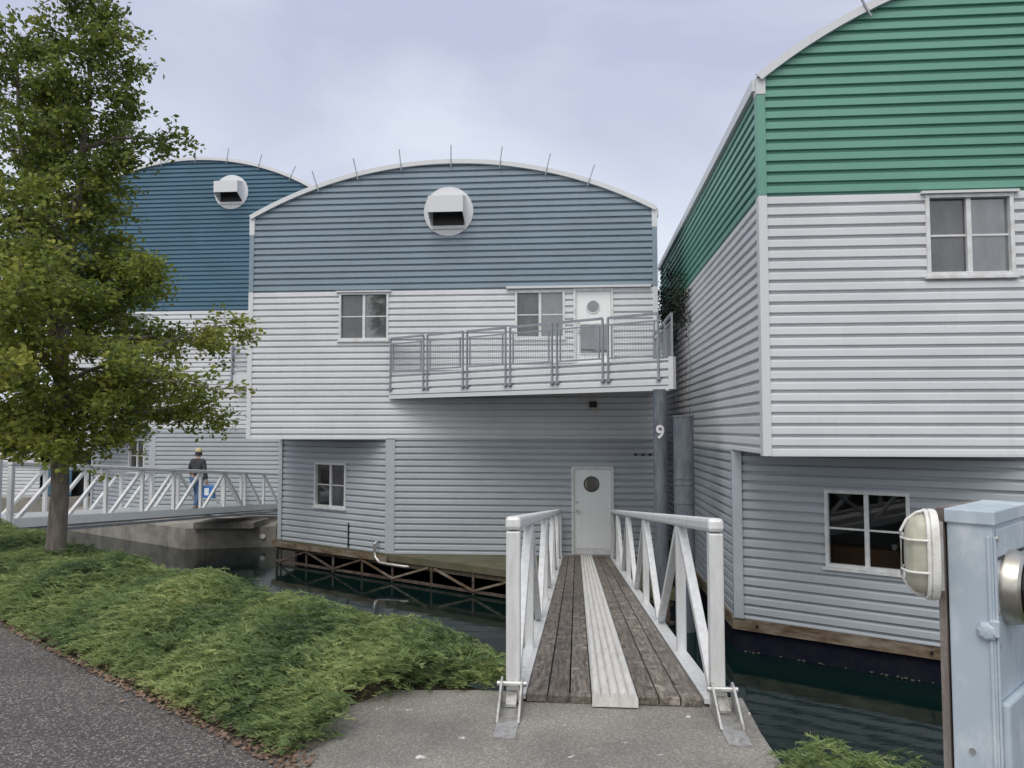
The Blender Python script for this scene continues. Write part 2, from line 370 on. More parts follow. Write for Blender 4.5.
def house(name, label, x0, x1, Y, depth, zb, zo, zborder, eave, apex, upper, run, rods, vent_x, vent_z, wins, cham_wins, door=None,
          lower_len=None, group='floating houses with arched metal roofs', white='white_siding', gutter=.42, holes_extra=(), white_top=None):
    cx = (x0 + x1) / 2; half = (x1 - x0) / 2; hx, zz, Rr, cz = arc_fn(cx, half, eave, apex)
    H = thing(name, label, 'house', (cx, Y + depth / 2, zb), group)
    fd, fn = (1, 0), (0, -1); P = (x0, Y)
    back = Y + depth; yc = Y + .6 * run; xc = x0 + run
    ext = lambda z: (half - hx(z), half + hx(z))
    up_holes = [(w[0] - x0, w[1] - x0, w[2], w[3]) for w in wins] + [(h[0] - x0, h[1] - x0, h[2], h[3]) for h in holes_extra]
    corrugated(P, (x1, Y), zborder, apex - .004, fn, [], ext, base=zborder).build('gable_wall', upper, H)
    corrugated(P, (x1, Y), zo, zborder, fn, up_holes, None, base=zborder).build('upper_wall', white, H)
    lh = [(door[0] - xc, door[1] - xc, zb, door[3])] if door else []
    corrugated((xc, Y), (x1, Y), zb, zo, fn, lh, None, base=zborder).build('lower_wall', 'pale_siding', H)
    # chamfered lower wall
    L = math.hypot(run, yc - Y); cd = Vector((run, Y - yc)) / L; cn = Vector((cd.y, -cd.x))
    if cn.y > 0: cn = -cn
    ch = [(w[0], w[1], w[2], w[3]) for w in cham_wins]
    corrugated((x0, yc), (xc, Y), zb, zo, cn, ch, None, base=zborder).build('chamfered_wall', 'pale_siding', H)
    # side walls and back
    for xs, sgn in ((x0, -1), (x1, 1)):
        corrugated((xs, Y), (xs, back), zborder, eave, (sgn, 0), [], None, base=zborder).build('side_wall', upper, H)
        corrugated((xs, Y), (xs, back), zo, zborder, (sgn, 0), [], None, base=zborder).build('side_wall', white, H)
        corrugated((xs, yc if sgn < 0 else Y), (xs, back), zb, zo, (sgn, 0), [], None, base=zborder).build('side_wall', 'pale_siding', H)
    bw = MB(); pts = [(x0 + .02, back, zb), (x1 - .02, back, zb)] + [(cx + half * math.cos(t * math.pi / 24), back, zz(cx + half * math.cos(t * math.pi / 24))) for t in range(25)]
    bw.quad(*pts); bw.build('back_wall', white, H, fixn=False)
    s = MB(); s.hexa([(x0 + .02, Y + .01), (xc, Y + .01), (x0 + .02, yc)], zo - .012, zo + .02); s.build('soffit', 'soffit', H)
    # roof shell with a pale edge
    rf = MB(); n = 40; ths = math.asin(min(1, (half + .05) / (Rr + .05)))
    rad = lambda t, r: (cx + r * math.sin(t), cz + r * math.cos(t))
    A = [rad(-ths + 2 * ths * i / n, Rr + .055) for i in range(n + 1)]; Bq = [rad(-ths + 2 * ths * i / n, Rr + .01) for i in range(n + 1)]
    for i in range(n):
        for arr in (A, Bq):
            rf.quad((arr[i][0], Y - .02, arr[i][1]), (arr[i + 1][0], Y - .02, arr[i + 1][1]), (arr[i + 1][0], back + .1, arr[i + 1][1]), (arr[i][0], back + .1, arr[i][1]))
    roof = rf.build('roof', 'roof', H, smooth=True, fixn=False)
    fe = MB(); A = [rad(-ths + 2 * ths * i / n, Rr + .072) for i in range(n + 1)]; Bq = [rad(-ths + 2 * ths * i / n, Rr - .030) for i in range(n + 1)]
    for i in range(n):
        a, b, c, d = A[i], A[i + 1], Bq[i + 1], Bq[i]; y0, y1 = Y - .11, Y - .028
        fe.quad((a[0], y0, a[1]), (b[0], y0, b[1]), (c[0], y0, c[1]), (d[0], y0, d[1])); fe.quad((a[0], y0, a[1]), (b[0], y0, b[1]), (b[0], y1, b[1]), (a[0], y1, a[1]))
        fe.quad((d[0], y0, d[1]), (c[0], y0, c[1]), (c[0], y1, c[1]), (d[0], y1, d[1]))
    fe.build('roof_edge_trim', 'trim', roof, fixn=False)
    for xs, sg in ((x0, -1), (x1, 1)):
        g = MB(); g.box(xs - .10 if sg < 0 else xs + .03, xs - .03 if sg < 0 else xs + .10, Y + .02, back, eave - .14, eave + .02); g.build('eave_trim', 'trim', roof)
        # corner trims: pale stub under the eave, then the wall colours
        for za, zz2, m in ((eave - gutter, eave + .01, 'trim'), (zborder + .002, eave - gutter - .002, upper), (zo - .03 if sg < 0 else zb, zborder - .002, 'trim')):
            pr = .006 if m == 'trim' and za > zborder else 0
            t = MB(); a, b = (xs - .058 - pr, xs + .055 + pr) if sg < 0 else (xs - .055 - pr, xs + .058 + pr)
            t.box(a, b, Y - .058 - pr, Y + .10 + pr, za, zz2); t.build('corner_trim', m, H, bevel=.006)
    t = MB(); c = Vector((x0, yc, 0)); t.hexa([(x0 - .050, yc + .08), (x0 - .060, yc - .045), (x0 + .07, yc - .130), (x0 + .10, yc + .02)], zb, zo - .014); t.build('corner_trim', 'pale_siding', H)
    t = MB(); t.hexa([(xc - .11, Y + .03), (xc - .085, Y - .052), (xc + .13, Y - .052), (xc + .13, Y + .03)], zb, zo - .014); t.build('corner_trim', 'pale_siding', H)
    b = MB(); b.box(x0 + .058, xc + .13, Y - .052, Y + .008, zo - .03, zo + .012); b.build('overhang_trim', 'trim', H)
    for x in rods:
        dirv = Vector((x - cx, 0, zz(x) - cz)).normalized(); p = Vector((x, Y - .10, zz(x))) - dirv * .12
        r = MB(); r.bar(p + Vector((0, -.02, 0)), p + Vector((0, -.02, 0)) + dirv * .52, .022, .022, (0, 1, 0)); r.build('roof_rod', 'grey_metal', roof)
    if vent_x is not None:
        v = MB(); v.disc((vent_x, Y - .030, vent_z), (0, -1, 0), .58, .030, 48); vt = v.build('vent', 'trim', H)
        hd = MB(); w0, w1 = .40, .345; y0, y1 = Y - .055, Y - .48; zt, zl, zf = vent_z + .34, vent_z - .13, vent_z + .24
        T = lambda x, y, z: (vent_x + x, y, z)
        hd.quad(T(-w0, y0, zt), T(w0, y0, zt), T(w0, y1, zf), T(-w0, y1, zf)); hd.quad(T(-w0, y1, zf), T(w0, y1, zf), T(w0, y1, zl), T(-w0, y1, zl))
        hd.quad(T(-w0, y0, zt), T(-w0, y1, zf), T(-w0, y1, zl), T(-w0, y0, zl - .2)); hd.quad(T(w0, y0, zt), T(w0, y1, zf), T(w0, y1, zl), T(w0, y0, zl - .2))
        ho = hd.build('hood', 'trim', vt, fixn=False); sm = ho.modifiers.new('solid', 'SOLIDIFY'); sm.thickness = .012
        gr = MB(); gr.box(vent_x - .36, vent_x + .36, Y - .075, Y - .058, vent_z - .34, vent_z + .22); gr.build('louvre', 'black', vt)
        lp = MB(); lp.box(vent_x - .37, vent_x + .37, Y - .10, Y - .058, vent_z - .42, vent_z - .345); lp.build('lower_lip', 'trim', vt)
    for w in wins: window(H, P, fd, fn, w[0] - x0, w[1] - x0, w[2], w[3], panes=w[4], cap=w[5])
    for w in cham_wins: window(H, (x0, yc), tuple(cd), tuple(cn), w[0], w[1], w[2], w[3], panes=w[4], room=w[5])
    return H, dict(P=P, cd=cd, cn=cn, yc=yc, xc=xc, cx=cx, zz=zz)

# ================================================================== HOUSES
PB = ('pane_screen', 'pane_blind'); PD = ('pane_dark', 'pane_dark')
# --- middle house
YM = 17.5; ZB = -1.26
DOOR = (-.11, .84, ZB, .74); BDOOR = (-.05, .86, 2.82, 4.78)
middle, gm = house('floating_house', 'grey blue arched floating house with a triangular balcony at the end of the plank gangway', -7.64, 1.80, YM, 11, ZB, 1.37, 4.80, 6.58, 7.78,
    'slate_siding', 3.36, [-6.05, -5.1, -4.05, -2.87, -1.72, -.65, .32], -2.93, 6.63,
    [(-5.51, -4.33, 3.64, 4.76, ('pane_screen', 'pane_blind'), True), (-1.38, -.24, 3.64, 4.745, PB, False)],
    [(1.36, 2.50, -.34, .75, ('pane_dark', 'pane_screen'), False)], door=DOOR, holes_extra=[BDOOR])
# flashing above balcony door and window
t = MB(); t.box(-1.58, 1.70, YM - .13, YM - .05, 4.79, 4.835); t.build('flashing', 'trim', middle)

def plank_door(parent, x0, x1, z0, z1, Y, port, glass=None):
    fr = MB(); fw = .06
    fr.box(x0, x0 + fw, Y - .062, Y + .05, z0, z1); fr.box(x1 - fw, x1, Y - .062, Y + .05, z0, z1); fr.box(x0 + fw, x1 - fw, Y - .062, Y + .05, z1 - fw, z1)
    f = fr.build('door_frame', 'frame', parent, bevel=.005)
    d = MB(); d.box(x0 + fw + .004, x1 - fw - .004, Y - .012, Y + .03, z0 + .02, z1 - fw - .005); dr = d.build('door', 'door', parent)
    px, pz, pr = port
    g = MB(); g.ring((px, Y - .013, pz), (0, -1, 0), pr, pr + .025, .018); g.build('porthole_rim', 'black' if not glass else 'frame', dr)
    g = MB(); g.disc((px, Y - .0135, pz), (0, -1, 0), pr, .006, 32); g.build('porthole', 'pane_dark' if not glass else 'pane_blind', dr)
    if glass:
        a, b, c, e = glass
        g = MB(); g.box(a, b, Y - .02, Y - .0135, c, e); g.build('door_pane', 'pane_blind', dr)
        g = MB(); q = .035
        for bx in ((a - q, a, c - q, e + q), (b, b + q, c - q, e + q), (a, b, e, e + q), (a, b, c - q, c)): g.box(bx[0], bx[1], Y - .03, Y - .0135, bx[2], bx[3])
        g.build('pane_surround', 'frame', dr)
    h = MB(); hx = x0 + fw + .075; hz = z0 + .98
    h.disc((hx, Y - .013, hz), (0, -1, 0), .028, .03, 14); h.disc((hx, Y - .043, hz), (0, -1, 0), .034, .03, 14); h.build('handle', 'galv', dr, smooth=True)
    h = MB(); h.disc((hx - .01, Y - .013, hz + .19), (0, -1, 0), .03, .018, 14); h.build('deadbolt', 'galv', dr)
    k = MB(); k.box(x0 + fw + .02, x1 - fw - .02, Y - .018, Y - .0125, z0 + .03, z0 + .16); k.build('kick_plate', 'frame', dr)
    s = MB(); s.box(x0 + .02, x1 - .02, Y - .10, Y + .02, z0 - .02, z0 + .018); s.build('threshold', 'galv', parent)
    return dr
plank_door(middle, *DOOR[:2], DOOR[2] + .02, DOOR[3], YM, (.34, .34, .15))
plank_door(middle, *BDOOR, YM, (.40, 4.36, .13), (.11, .71, 3.30, 3.95))
# wall lamp under the balcony
l = MB(); l.box(.30, .47, YM - .14, YM - .03, 2.06, 2.20); lo = l.build('wall_lamp', 'black', middle, bevel=.01)
l = MB(); l.box(.33, .44, YM - .145, YM - .03, 1.98, 2.058); l.build('lamp_lens', 'lens', lo)
# conduit and drain pipe on the lower walls
cw = lambda u, o, z: Vector((-7.64, gm['yc'], 0)) + Vector((*gm['cd'], 0)) * u + Vector((*gm['cn'], 0)) * o + Vector((0, 0, z))
p = MB(); p.tube([cw(2.62, .05, -.66), cw(2.62, .05, -1.24)], .022, 8); p.build('conduit', 'black', middle)
p = MB(); p.tube([cw(3.62, .0, -1.0), cw(3.62, .10, -1.0), cw(3.62, .16, -1.06), cw(3.62, .16, -1.25), cw(3.66, .17, -1.36), cw(3.80, .18, -1.46), cw(4.1, .16, -1.475), cw(4.5, .10, -1.49), cw(4.8, -.1, -1.5)], .036, 10); p.build('drain_pipe', 'galv', middle, smooth=True)
# thermostat-like small fixture by the piling
for k in range(3):
    p = MB(); p.box(1.30 + k * .16, 1.36 + k * .16, YM - .06, YM - .03, .98, 1.03); p.build('wall_clip', 'black', middle)

# --- balcony (part of the middle house)
A = Vector((-4.27, 17.44, 0)); bd = Vector((1, -.6, 0)).normalized(); bn = Vector((-bd.y, bd.x, 0)); bn = -bn if bn.y > 0 else bn
BL = 6.93; Bp = A + bd * BL
ZF0, ZF1 = 2.32, 2.84
bal = MB(); bal.hexa([(A.x + .1, A.y), (Bp.x - .03, Bp.y + .06), (Bp.x - .03, 17.44)], ZF1 - .10, ZF1 - .02); balcony = bal.build('balcony', 'soffit', middle)
fc = corrugated((A.x, A.y), (Bp.x, Bp.y), ZF0 + .03, ZF1, (bn.x, bn.y), base=ZF0 + .02); fc.build('fascia', 'white_siding', balcony)
e = MB(); e.obox(A + Vector((0, 0, ZF0 - .05)) - bn * .03, bd * BL, bn * .075, Vector((0, 0, .08))); e.build('fascia_edge', 'trim', balcony)
e = MB(); e.obox(Bp + Vector((0, 0, ZF0 - .03)) - bn * .06, bd * .09, bn * .12, Vector((0, 0, ZF1 - ZF0 + .06))); e.build('fascia_corner', 'trim', balcony)
e = MB(); e.box(Bp.x - .02, Bp.x + .03, Bp.y + .06, 17.42, ZF0, ZF1); e.build('end_fascia', 'white_siding', balcony)
e = MB(); e.hexa([(A.x + .3, A.y - .06), (Bp.x - .06, Bp.y + .13), (Bp.x - .06, 17.42)], ZF0 + .03, ZF0 + .06); e.build('balcony_soffit', 'soffit', balcony)

def rail_panel(P0, dirv, nv, length, ztop, zbot, zfoot):
    w = .034; Z = Vector((0, 0, 1)); o = nv * .06
    fr = MB()
    for u in (0, length):
        q = P0 + dirv * u + o
        fr.bar(q + Z * zfoot, q + Z * ztop, w, w, dirv)
    fr.bar(P0 + o + Z * ztop, P0 + dirv * length + o + Z * ztop, .045, .045)
    fr.bar(P0 + o + dirv * .0 + Z * zbot, P0 + dirv * length + o + Z * zbot, .03, .03)
    fr.bar(P0 + o + Z * (ztop - .13), P0 + dirv * length + o + Z * (ztop - .13), .028, .028)
    for u in (.075, length - .075): fr.bar(P0 + dirv * u + o + Z * zbot, P0 + dirv * u + o + Z * (ztop - .13), .026, .026, dirv)
    pn = fr.build('railing_panel', 'grey_metal', balcony)
    return pn
n = 6; gap = .115; pl = (BL - .25 - gap * (n - 1)) / n
wires = MB(); feet = MB()
for i in range(n):
    s = A + bd * (.06 + i * (pl + gap)); rail_panel(s, bd, bn, pl, 3.66, 2.90, 2.44)
    for k in range(1, int(pl / .055)):
        q = s + bd * (.075 + k * .055) + bn * .06
        if k * .055 + .075 < pl - .08: wires.bar(q + Vector((0, 0, 2.90)), q + Vector((0, 0, 3.53)), .004, .004, bd)
    for k in range(1, 12):
        z = 2.90 + k * .0525; wires.bar(s + bd * .075 + bn * .06 + Vector((0, 0, z)), s + bd * (pl - .075) + bn * .06 + Vector((0, 0, z)), .004, .004)
    for u in (0, pl):
        q = s + bd * u; feet = MB(); feet.bar(q + bn * .02 + Vector((0, 0, 2.49)), q + bn * .095 + Vector((0, 0, 2.49)), .09, .05); feet.build('railing_bracket', 'grey_metal', balcony)
wires.build('railing_mesh', 'grey_metal', balcony)
ys = Vector((0, 1, 0)); xn = Vector((1, 0, 0))
s = Vector((Bp.x, Bp.y + .12, 0)); rl = 17.35 - s.y
for i in range(3):
    q = s + ys * (i * rl / 3); rail_panel(q, ys, xn, rl / 3 - gap, 3.66, 2.90, 2.44)
w2 = MB()
for i in range(3):
    q = s + ys * (i * rl / 3) + xn * .06
    for k in range(1, int((rl / 3 - gap) / .055)): w2.bar(q + ys * (k * .055) + Vector((0, 0, 2.9)), q + ys * (k * .055) + Vector((0, 0, 3.53)), .004, .004, ys)
w2.build('railing_mesh', 'grey_metal', balcony)

# --- right house
YR = 10.4
right, gr = house('floating_house', 'green and white arched floating house cut off by the right edge, closest to the path', 2.50, 12.0, YR, 12, -1.34, 1.26, 4.70, 6.30, 7.95,
    'green_siding', 3.40, [3.88, 5.0, 6.1], None, None,
    [(4.58, 5.68, 3.58, 4.66, PB, True), (8.6, 9.7, 3.58, 4.66, PB, True)],
    [(1.34, 2.47, -.42, .70, ('clear_pane', 'clear_pane'), True)], white='white_siding', gutter=.22)

# --- far left house
YL = 24.5
left, gl = house('floating_house', 'tall dark teal arched floating house partly hidden behind the leafy tree', -17.35, -8.0, YL, 11, -1.25, 1.55, 5.50, 9.10, 10.62,
    'teal_siding', 3.36, [-15.2, -13.9, -12.7, -11.6, -10.5, -9.4], -11.45, 9.48,
    [(-15.4, -14.2, 4.2, 5.4, PB, True)], [(2.5, 3.5, .1, 1.22, ('pane_dark', 'pane_screen'), False)])
# corner of its balcony
b = MB(); b.hexa([(-11.3, YL - .05), (-10.3, YL - .7), (-9.0, YL - 1.4), (-9.0, YL - .05)], 2.95, 3.35); bb = b.build('balcony', 'white_siding', left)
b = MB(); P0 = Vector((-11.28, YL - .08, 0))
for u in (0, .95, 1.9): 
    q = P0 + bd * u; b.bar(q + Vector((0, 0, 3.0)), q + Vector((0, 0, 4.3)), .06, .06, bd)
for z in (3.45, 3.75, 4.0, 4.28): b.bar(P0 + Vector((0, 0, z)), P0 + bd * 2.6 + Vector((0, 0, z)), .04, .04)
b.build('railing', 'grey_metal', bb)

# --- low boathouse at the far left
bo = thing('boathouse', 'low pale boathouse with a dark open doorway behind the left footbridge', 'boathouse', (-23.5, 33, -1.2))
m = corrugated((-29, 30), (-18.2, 30), -1.2, 2.0, (0, -1), [(7.1, 9.6, -1.2, .7)], base=0); m.build('wall', 'white_siding', bo)
m = MB(); m.box(-29.2, -18.0, 29.8, 36, 2.0, 2.18); m.build('roof', 'roof', bo)
m = MB(); m.box(-29, -28.9, 30.03, 36, -1.2, 2.0); m.box(-18.3, -18.2, 30.03, 36, -1.2, 2.0); m.box(-28.9, -18.3, 35.9, 36, -1.2, 2.0); m.build('side_wall', 'white_siding', bo)
m = MB(); m.box(-21.95, -19.35, 30.5, 30.56, -1.2, .75); m.build('doorway', 'black', bo)
m = MB(); m.box(-21.6, -20.6, 30.06, 30.12, -1.15, .05); m.build('panel', 'teal_siding', bo)
m = MB(); m.box(-30, -17.8, 29.4, 36.5, -2.3, -1.21); q = m.build('mooring_float', 'conc'); tag(q, 'grey concrete float under the low pale boathouse', 'float')

# ================================================================== FLOATS AND PILINGS
# timber float of the middle house: deck corner in front of the facade, open timber frame to the water
tf = thing('timber_float', 'mossy timber deck with crossed braces above the water under the grey blue house', 'float', (-2.5, 19, -1.86))
off = lambda x: 17.5 - .6 * (x + 4.28)
m = MB(); m.hexa([(-7.78, off(-7.78) - .12), (1.75, off(1.75) - .12), (1.75, 28), (-7.78, 28)], -1.41, -1.265); m.build('deck', 'moss_deck', tf)
m = MB(); m.obox(Vector((-7.80, off(-7.80) - .15, -1.43)), Vector((3.52, -.6 * 3.52, 0)), Vector((-.02, -.034, 0)), Vector((0, 0, .13))); m.build('skirt_board', 'skirt', tf)
edge = lambda x, z, o=.0: Vector((x, off(x) - .10 + o, z))
m = MB(); m.bar(edge(-7.7, -1.80), edge(1.7, -1.80), .05, .055); m.build('bottom_chord', 'rust', tf)
m = MB(); m.bar(edge(-7.7, -1.465, .06), edge(1.7, -1.465, .06), .07, .10); m.build('top_beam', 'timber', tf)
nodes = [-7.55, -4.15 - 1.7, -4.15, -2.15, -.15, 1.6]
for i, x in enumerate(nodes):
    m = MB(); m.bar(edge(x, -1.95), edge(x, -1.42), .05, .05, (1, 0, 0)); m.build('upright', 'rust', tf)
    for s in (-1, 1):
        x2 = x + s * .92
        if -7.7 < x2 < 1.7:
            m = MB(); m.bar(edge(x, -1.78, -.04), edge(x2, -1.44, -.04), .03, .045); m.build('diagonal_brace', 'skirt' if i in (2, 3) else 'rust', tf)
for x in (-6.7, -5.0, -3.15, -1.15, .75):
    m = MB(); m.bar(edge(x, -1.95, .02), edge(x, -1.42, .02), .05, .05, (1, 0, 0)); m.build('upright', 'timber', tf)
m = MB(); m.hexa([(-7.6, off(-7.6) + 1.2), (1.7, off(1.7) + 1.2), (1.7, 28), (-7.6, 28)], -2.3, -1.48); m.build('hull', 'float', tf)

# float of the right house: skirt board above a dark blue hull
rf = thing('mooring_float', 'dark navy float with a brown skirt board under the green and white house', 'float', (7, 16, -1.86))
offr = lambda x: gr['yc'] - .6 * (x - 2.5)
m = MB(); m.hexa([(2.42, offr(2.42) - .06), (5.92, 10.36), (12.1, 10.30), (12.1, 22.4), (2.42, 22.4)], -1.52, -1.345); m.build('skirt_board', 'skirt', rf)
m = MB(); m.hexa([(2.46, offr(2.46) + .02), (5.92, 10.44), (12.05, 10.40), (12.05, 22.3), (2.46, 22.3)], -2.5, -1.525); m.build('hull', 'float', rf)
random.seed(3); m = MB()
for k in range(38):
    x = random.uniform(2.55, 5.9); r = random.uniform(.004, .011); c = Vector((x, offr(x) + .0, -1.85 + random.uniform(-.005, .012)))
    m.obox(c, (r * 3, -.6 * r * 3, 0), (-.02, -.03, 0), (0, 0, r))
o = m.build('waterline_crust', 'barnacle', rf); o['kind'] = 'stuff'
# bolts in the skirt
for x in (2.75, 4.78, 5.7):
    m = MB(); m.disc((x, offr(x) - .055, -1.43), (-.51, -.86, 0), .022, .02, 10); m.build('skirt_bolt', 'black', rf)

# concrete float of the teal house
cf = thing('mooring_float', 'stained concrete float under the teal house behind the left footbridge', 'float', (-12, 27, -1.86))
c0 = (-11.15, 21.35); 
m = MB(); m.hexa([c0, (-6.9, 22.6), (-6.9, 36), (-18, 36), (-18.0, c0[1] + .6 * 6.85)], -2.4, -1.27); m.build('hull', 'conc', cf)
m = MB(); m.disc((-9.1, 21.93, -1.55), (.3, -1, 0), .07, .03, 12); m.build('waterline_mark', 'cup', cf)
m = MB(); m.hexa([(-10.9, 21.3), (-9.2, 21.5), (-9.2, 22.6), (-11.2, 22.4)], -1.265, -1.10); m.build('landing_ramp', 'conc', cf)
for x in (-8.45, -7.9, -7.5):
    m = MB(); m.tube([(x, 21.4, -2.2), (x, 21.4, -1.1)], .045, 8); m.build('fender_post', 'rust', cf)

def piling(label, x, y, r, z1):
    P = thing('piling', label, 'piling', (x, y, -2.6), 'steel mooring pilings between the houses')
    m = MB(); m.tube([(x, y, -2.6), (x, y, z1)], r, 28); m.build('shaft', 'piling', P, smooth=True); return P
pg = piling('slim grey steel piling under the balcony corner marked with a white 9', 1.50, 13.95, .125, 2.29)
pk = piling('thicker dark steel piling, shorter, beside the green house side wall', 1.86, 13.6, .175, 1.79)
m = MB(); m.disc((1.86, 13.6, 1.79), (0, 0, 1), .185, .03, 28); m.build('pile_cap', 'piling', pk)
for z in (.72, .62, .30):
    m = MB(); m.ring((1.86, 13.6, z), (0, 0, 1), .176, .184, .03, 28); m.build('pile_band', 'piling', pk)
# painted digit wrapped on the slim piling
tcv = bpy.data.curves.new('digit_curve', 'FONT'); tcv.body = '9'; tcv.size = .33; tcv.align_x = 'CENTER'; tcv.align_y = 'CENTER'; tcv.offset = .006
to = bpy.data.objects.new('digit_tmp', tcv); COL.objects.link(to); bpy.context.view_layer.update()
dm = bpy.data.meshes.new_from_object(to.evaluated_get(bpy.context.evaluated_depsgraph_get())); bpy.data.objects.remove(to); bpy.data.curves.remove(tcv)
bm = bmesh.new(); bm.from_mesh(dm); bmesh.ops.subdivide_edges(bm, edges=bm.edges, cuts=2); bmesh.ops.triangulate(bm, faces=bm.faces)
ha = math.atan2(-13.95, -1.50)   # the digit faces the gangway
for v in bm.verts:
    a = ha + v.co.x / .128; z = v.co.y + 1.52 + 2.6; v.co = Vector((.128 * math.cos(a), .128 * math.sin(a), z))
bm.to_mesh(dm); bm.free(); dm.materials.clear(); dm.materials.append(M['digit'])
dg = bpy.data.objects.new('painted_digit', dm); COL.objects.link(dg); dg.parent = pg

# ================================================================== GANGWAYS
def gangway(label, X0, X1, p0, p1, deck, kind):
    """p0, p1 = (Y, z) of the walking surface at each end; X0, X1 = centre lines of the two side trusses"""
    Y0, Z0 = p0; Y1, Z1 = p1; sl = (Z1 - Z0) / (Y1 - Y0); zat = lambda y: Z0 + sl * (y - Y0)
    G = thing('gangway', label, 'gangway', ((X0 + X1) / 2, (Y0 + Y1) / 2, min(Z0, Z1)), 'white truss gangways from the path to the houses')
    pt = lambda x, y, h: Vector((x, y, zat(y) + h))
    random.seed(11)
    HR = .985 if kind == 'main' else 1.03
    for X, inn in ((X0, 1), (X1, -1)):
        r = MB(); r.bar(pt(X, Y0 - .045, HR), pt(X, Y1, HR), .092, .08); r.build('handrail', 'alu', G, bevel=.022)
        c = MB(); hb = .14 if kind == 'main' else .09; c.bar(pt(X, Y0 - .02, -hb / 2), pt(X, Y1, -hb / 2), .08, hb); c.build('bottom_chord', 'alu' if kind == 'main' else 'grey_metal', G, bevel=.006)
        if kind == 'main':
            s = 1.5; ys = [Y0] + [Y0 + s * (1 + 2 * k) for k in range(4)] + [Y1]
            apex = ys[1:-1]; nodes = [Y0 + 2 * s * k for k in range(5)]; nodes[-1] = min(nodes[-1], Y1)
        else:
            N = 9; ys = [Y0 + (Y1 - Y0) * k / N for k in range(N + 1)]
        for i, y in enumerate(ys):
            w = .082 if i in (0, len(ys) - 1) else .07
            p = MB(); p.bar(pt(X, y, .0 if i else -.04), pt(X, y, HR - .044), w, w, (0, 1, 0)); p.build('post', 'alu', G, bevel=.008)
        br = []
        if kind == 'main':
            for k, a in enumerate(apex): br += [(nodes[k] + .09 if k == 0 else nodes[k] + .05, a - .06), (nodes[k + 1] - .05, a + .06)]
        else:
            for i in range(len(ys) - 1):
                if ys[i] < Y0 + .56 * (Y1 - Y0): br.append((ys[i] + .06, ys[i + 1] - .06))
                else: br.append((ys[i + 1] - .06, ys[i] + .06))
        for lo, hi in br:
            b = MB(); b.bar(pt(X, lo, .01), pt(X, hi, HR - .05), .062, .062, (1, 0, 0)); b.build('diagonal_brace', 'alu', G, bevel=.005)
    if kind == 'main':
        a, b, c, d = deck
        dk = MB()
        for (u0, u1) in ((a, b), (c, d)):
            w = (u1 - u0) / 3
            for k in range(3):
                y = Y0; off = random.uniform(1.5, 3.8)
                while y < Y1 - .01:
                    y2 = min(Y1, y + off); off = 3.66
                    dk.ct = random.random(); j = random.uniform(-.003, .003)
                    q0, q1 = u0 + k * w + .004, u0 + (k + 1) * w - .005
                    dk.obox(pt(q0, y, -.045 + j), pt(q0, y2 - .006, -.045 + j) - pt(q0, y, -.045 + j), (q1 - q0, 0, 0), (0, 0, .045))
                    y = y2
        dk.build('deck_planks', 'plank', G, tint=True, bevel=.004)
        st = MB(); n = 50; y = Y0 - .06; first = True
        while y < Y1 - .1:
            y2 = min(y + 1.22, Y1)
            prof = [(b + (c - b) * i / n, (.002 + .034 * abs(math.sin(math.pi * 5 * i / n)) ** .65)) for i in range(n + 1)]
            for (x, h), (x2, h2) in zip(prof, prof[1:]):
                st.quad(pt(x, y, h), pt(x2, y, h2), pt(x2, y2 - .004, h2), pt(x, y2 - .004, h))
            y = y2
        for (x, h), (x2, h2) in zip(prof, prof[1:]): st.quad(pt(x, Y0 - .06, -.045), pt(x2, Y0 - .06, -.045), pt(x2, Y0 - .06, h2), pt(x, Y0 - .06, h))
        st.build('grip_strip', 'grip', G, smooth=True, fixn=False)
        for xx in (X0 + .055, X1 - .055):
            k = MB(); k.bar(pt(xx, Y0 + .01, -.015), pt(xx, Y1, -.015), .03, .028); k.build('edge_flange', 'alu', G)
        cb = MB(); y = Y0 + .2
        while y < Y1: cb.bar(pt(X0 + .05, y, -.10), pt(X1 - .05, y, -.10), .06, .09); y += 1.5
        cb.build('cross_beam', 'rust', G)
        for X in (X0 - .005, X1 + .02):
            h = MB(); yb = Y0 - .54
            h.box(X - .058, X + .058, yb, Y0 - .08, .004, .016); hp = h.build('hinge_plate', 'galv', G)
            for s in (-1, 1):
                l = MB(); x0 = X + s * .058 - .006
                pr = [(yb + .20, .016), (Y0 - .05, .016), (Y0 - .01, .13), (Y0 - .035, .165), (Y0 - .085, .155)]
                l.add([(x0, y, z) for y, z in pr] + [(x0 + .012, y, z) for y, z in pr], [tuple(range(5)), tuple(range(9, 4, -1))] + [(i, (i + 1) % 5, 5 + (i + 1) % 5, 5 + i) for i in range(5)])
                l.build('hinge_lug', 'galv', hp)
            l = MB(); l.tube([(X - .085, Y0 - .055, .13), (X + .085, Y0 - .055, .13)], .015, 12); l.build('hinge_pin', 'galv', hp)
            l = MB(); l.disc((X, yb + .075, .016), (0, 0, 1), .022, .014, 6); l.build('anchor_bolt', 'galv', hp)
            l = MB(); l.obox((X - .03, Y0 - .12, .02), (.06, 0, 0), (0, .11, .06), (0, -.012, .02)); l.build('hinge_tongue', 'galv', hp)
    else:
        dk = MB(); a, b, c, d = deck; dk.obox(pt(a, Y0, -.05), pt(a, Y1, -.05) - pt(a, Y0, -.05), (d - a, 0, 0), (0, 0, .045)); dk.build('deck', 'trim', G)
        for x in (X1, X0):
            k = MB(); k.bar(pt(x + (.05 if x == X1 else -.05), Y0, -.135), pt(x + (.05 if x == X1 else -.05), Y1, -.135), .07, .05); k.build('lower_beam', 'grey_metal', G)
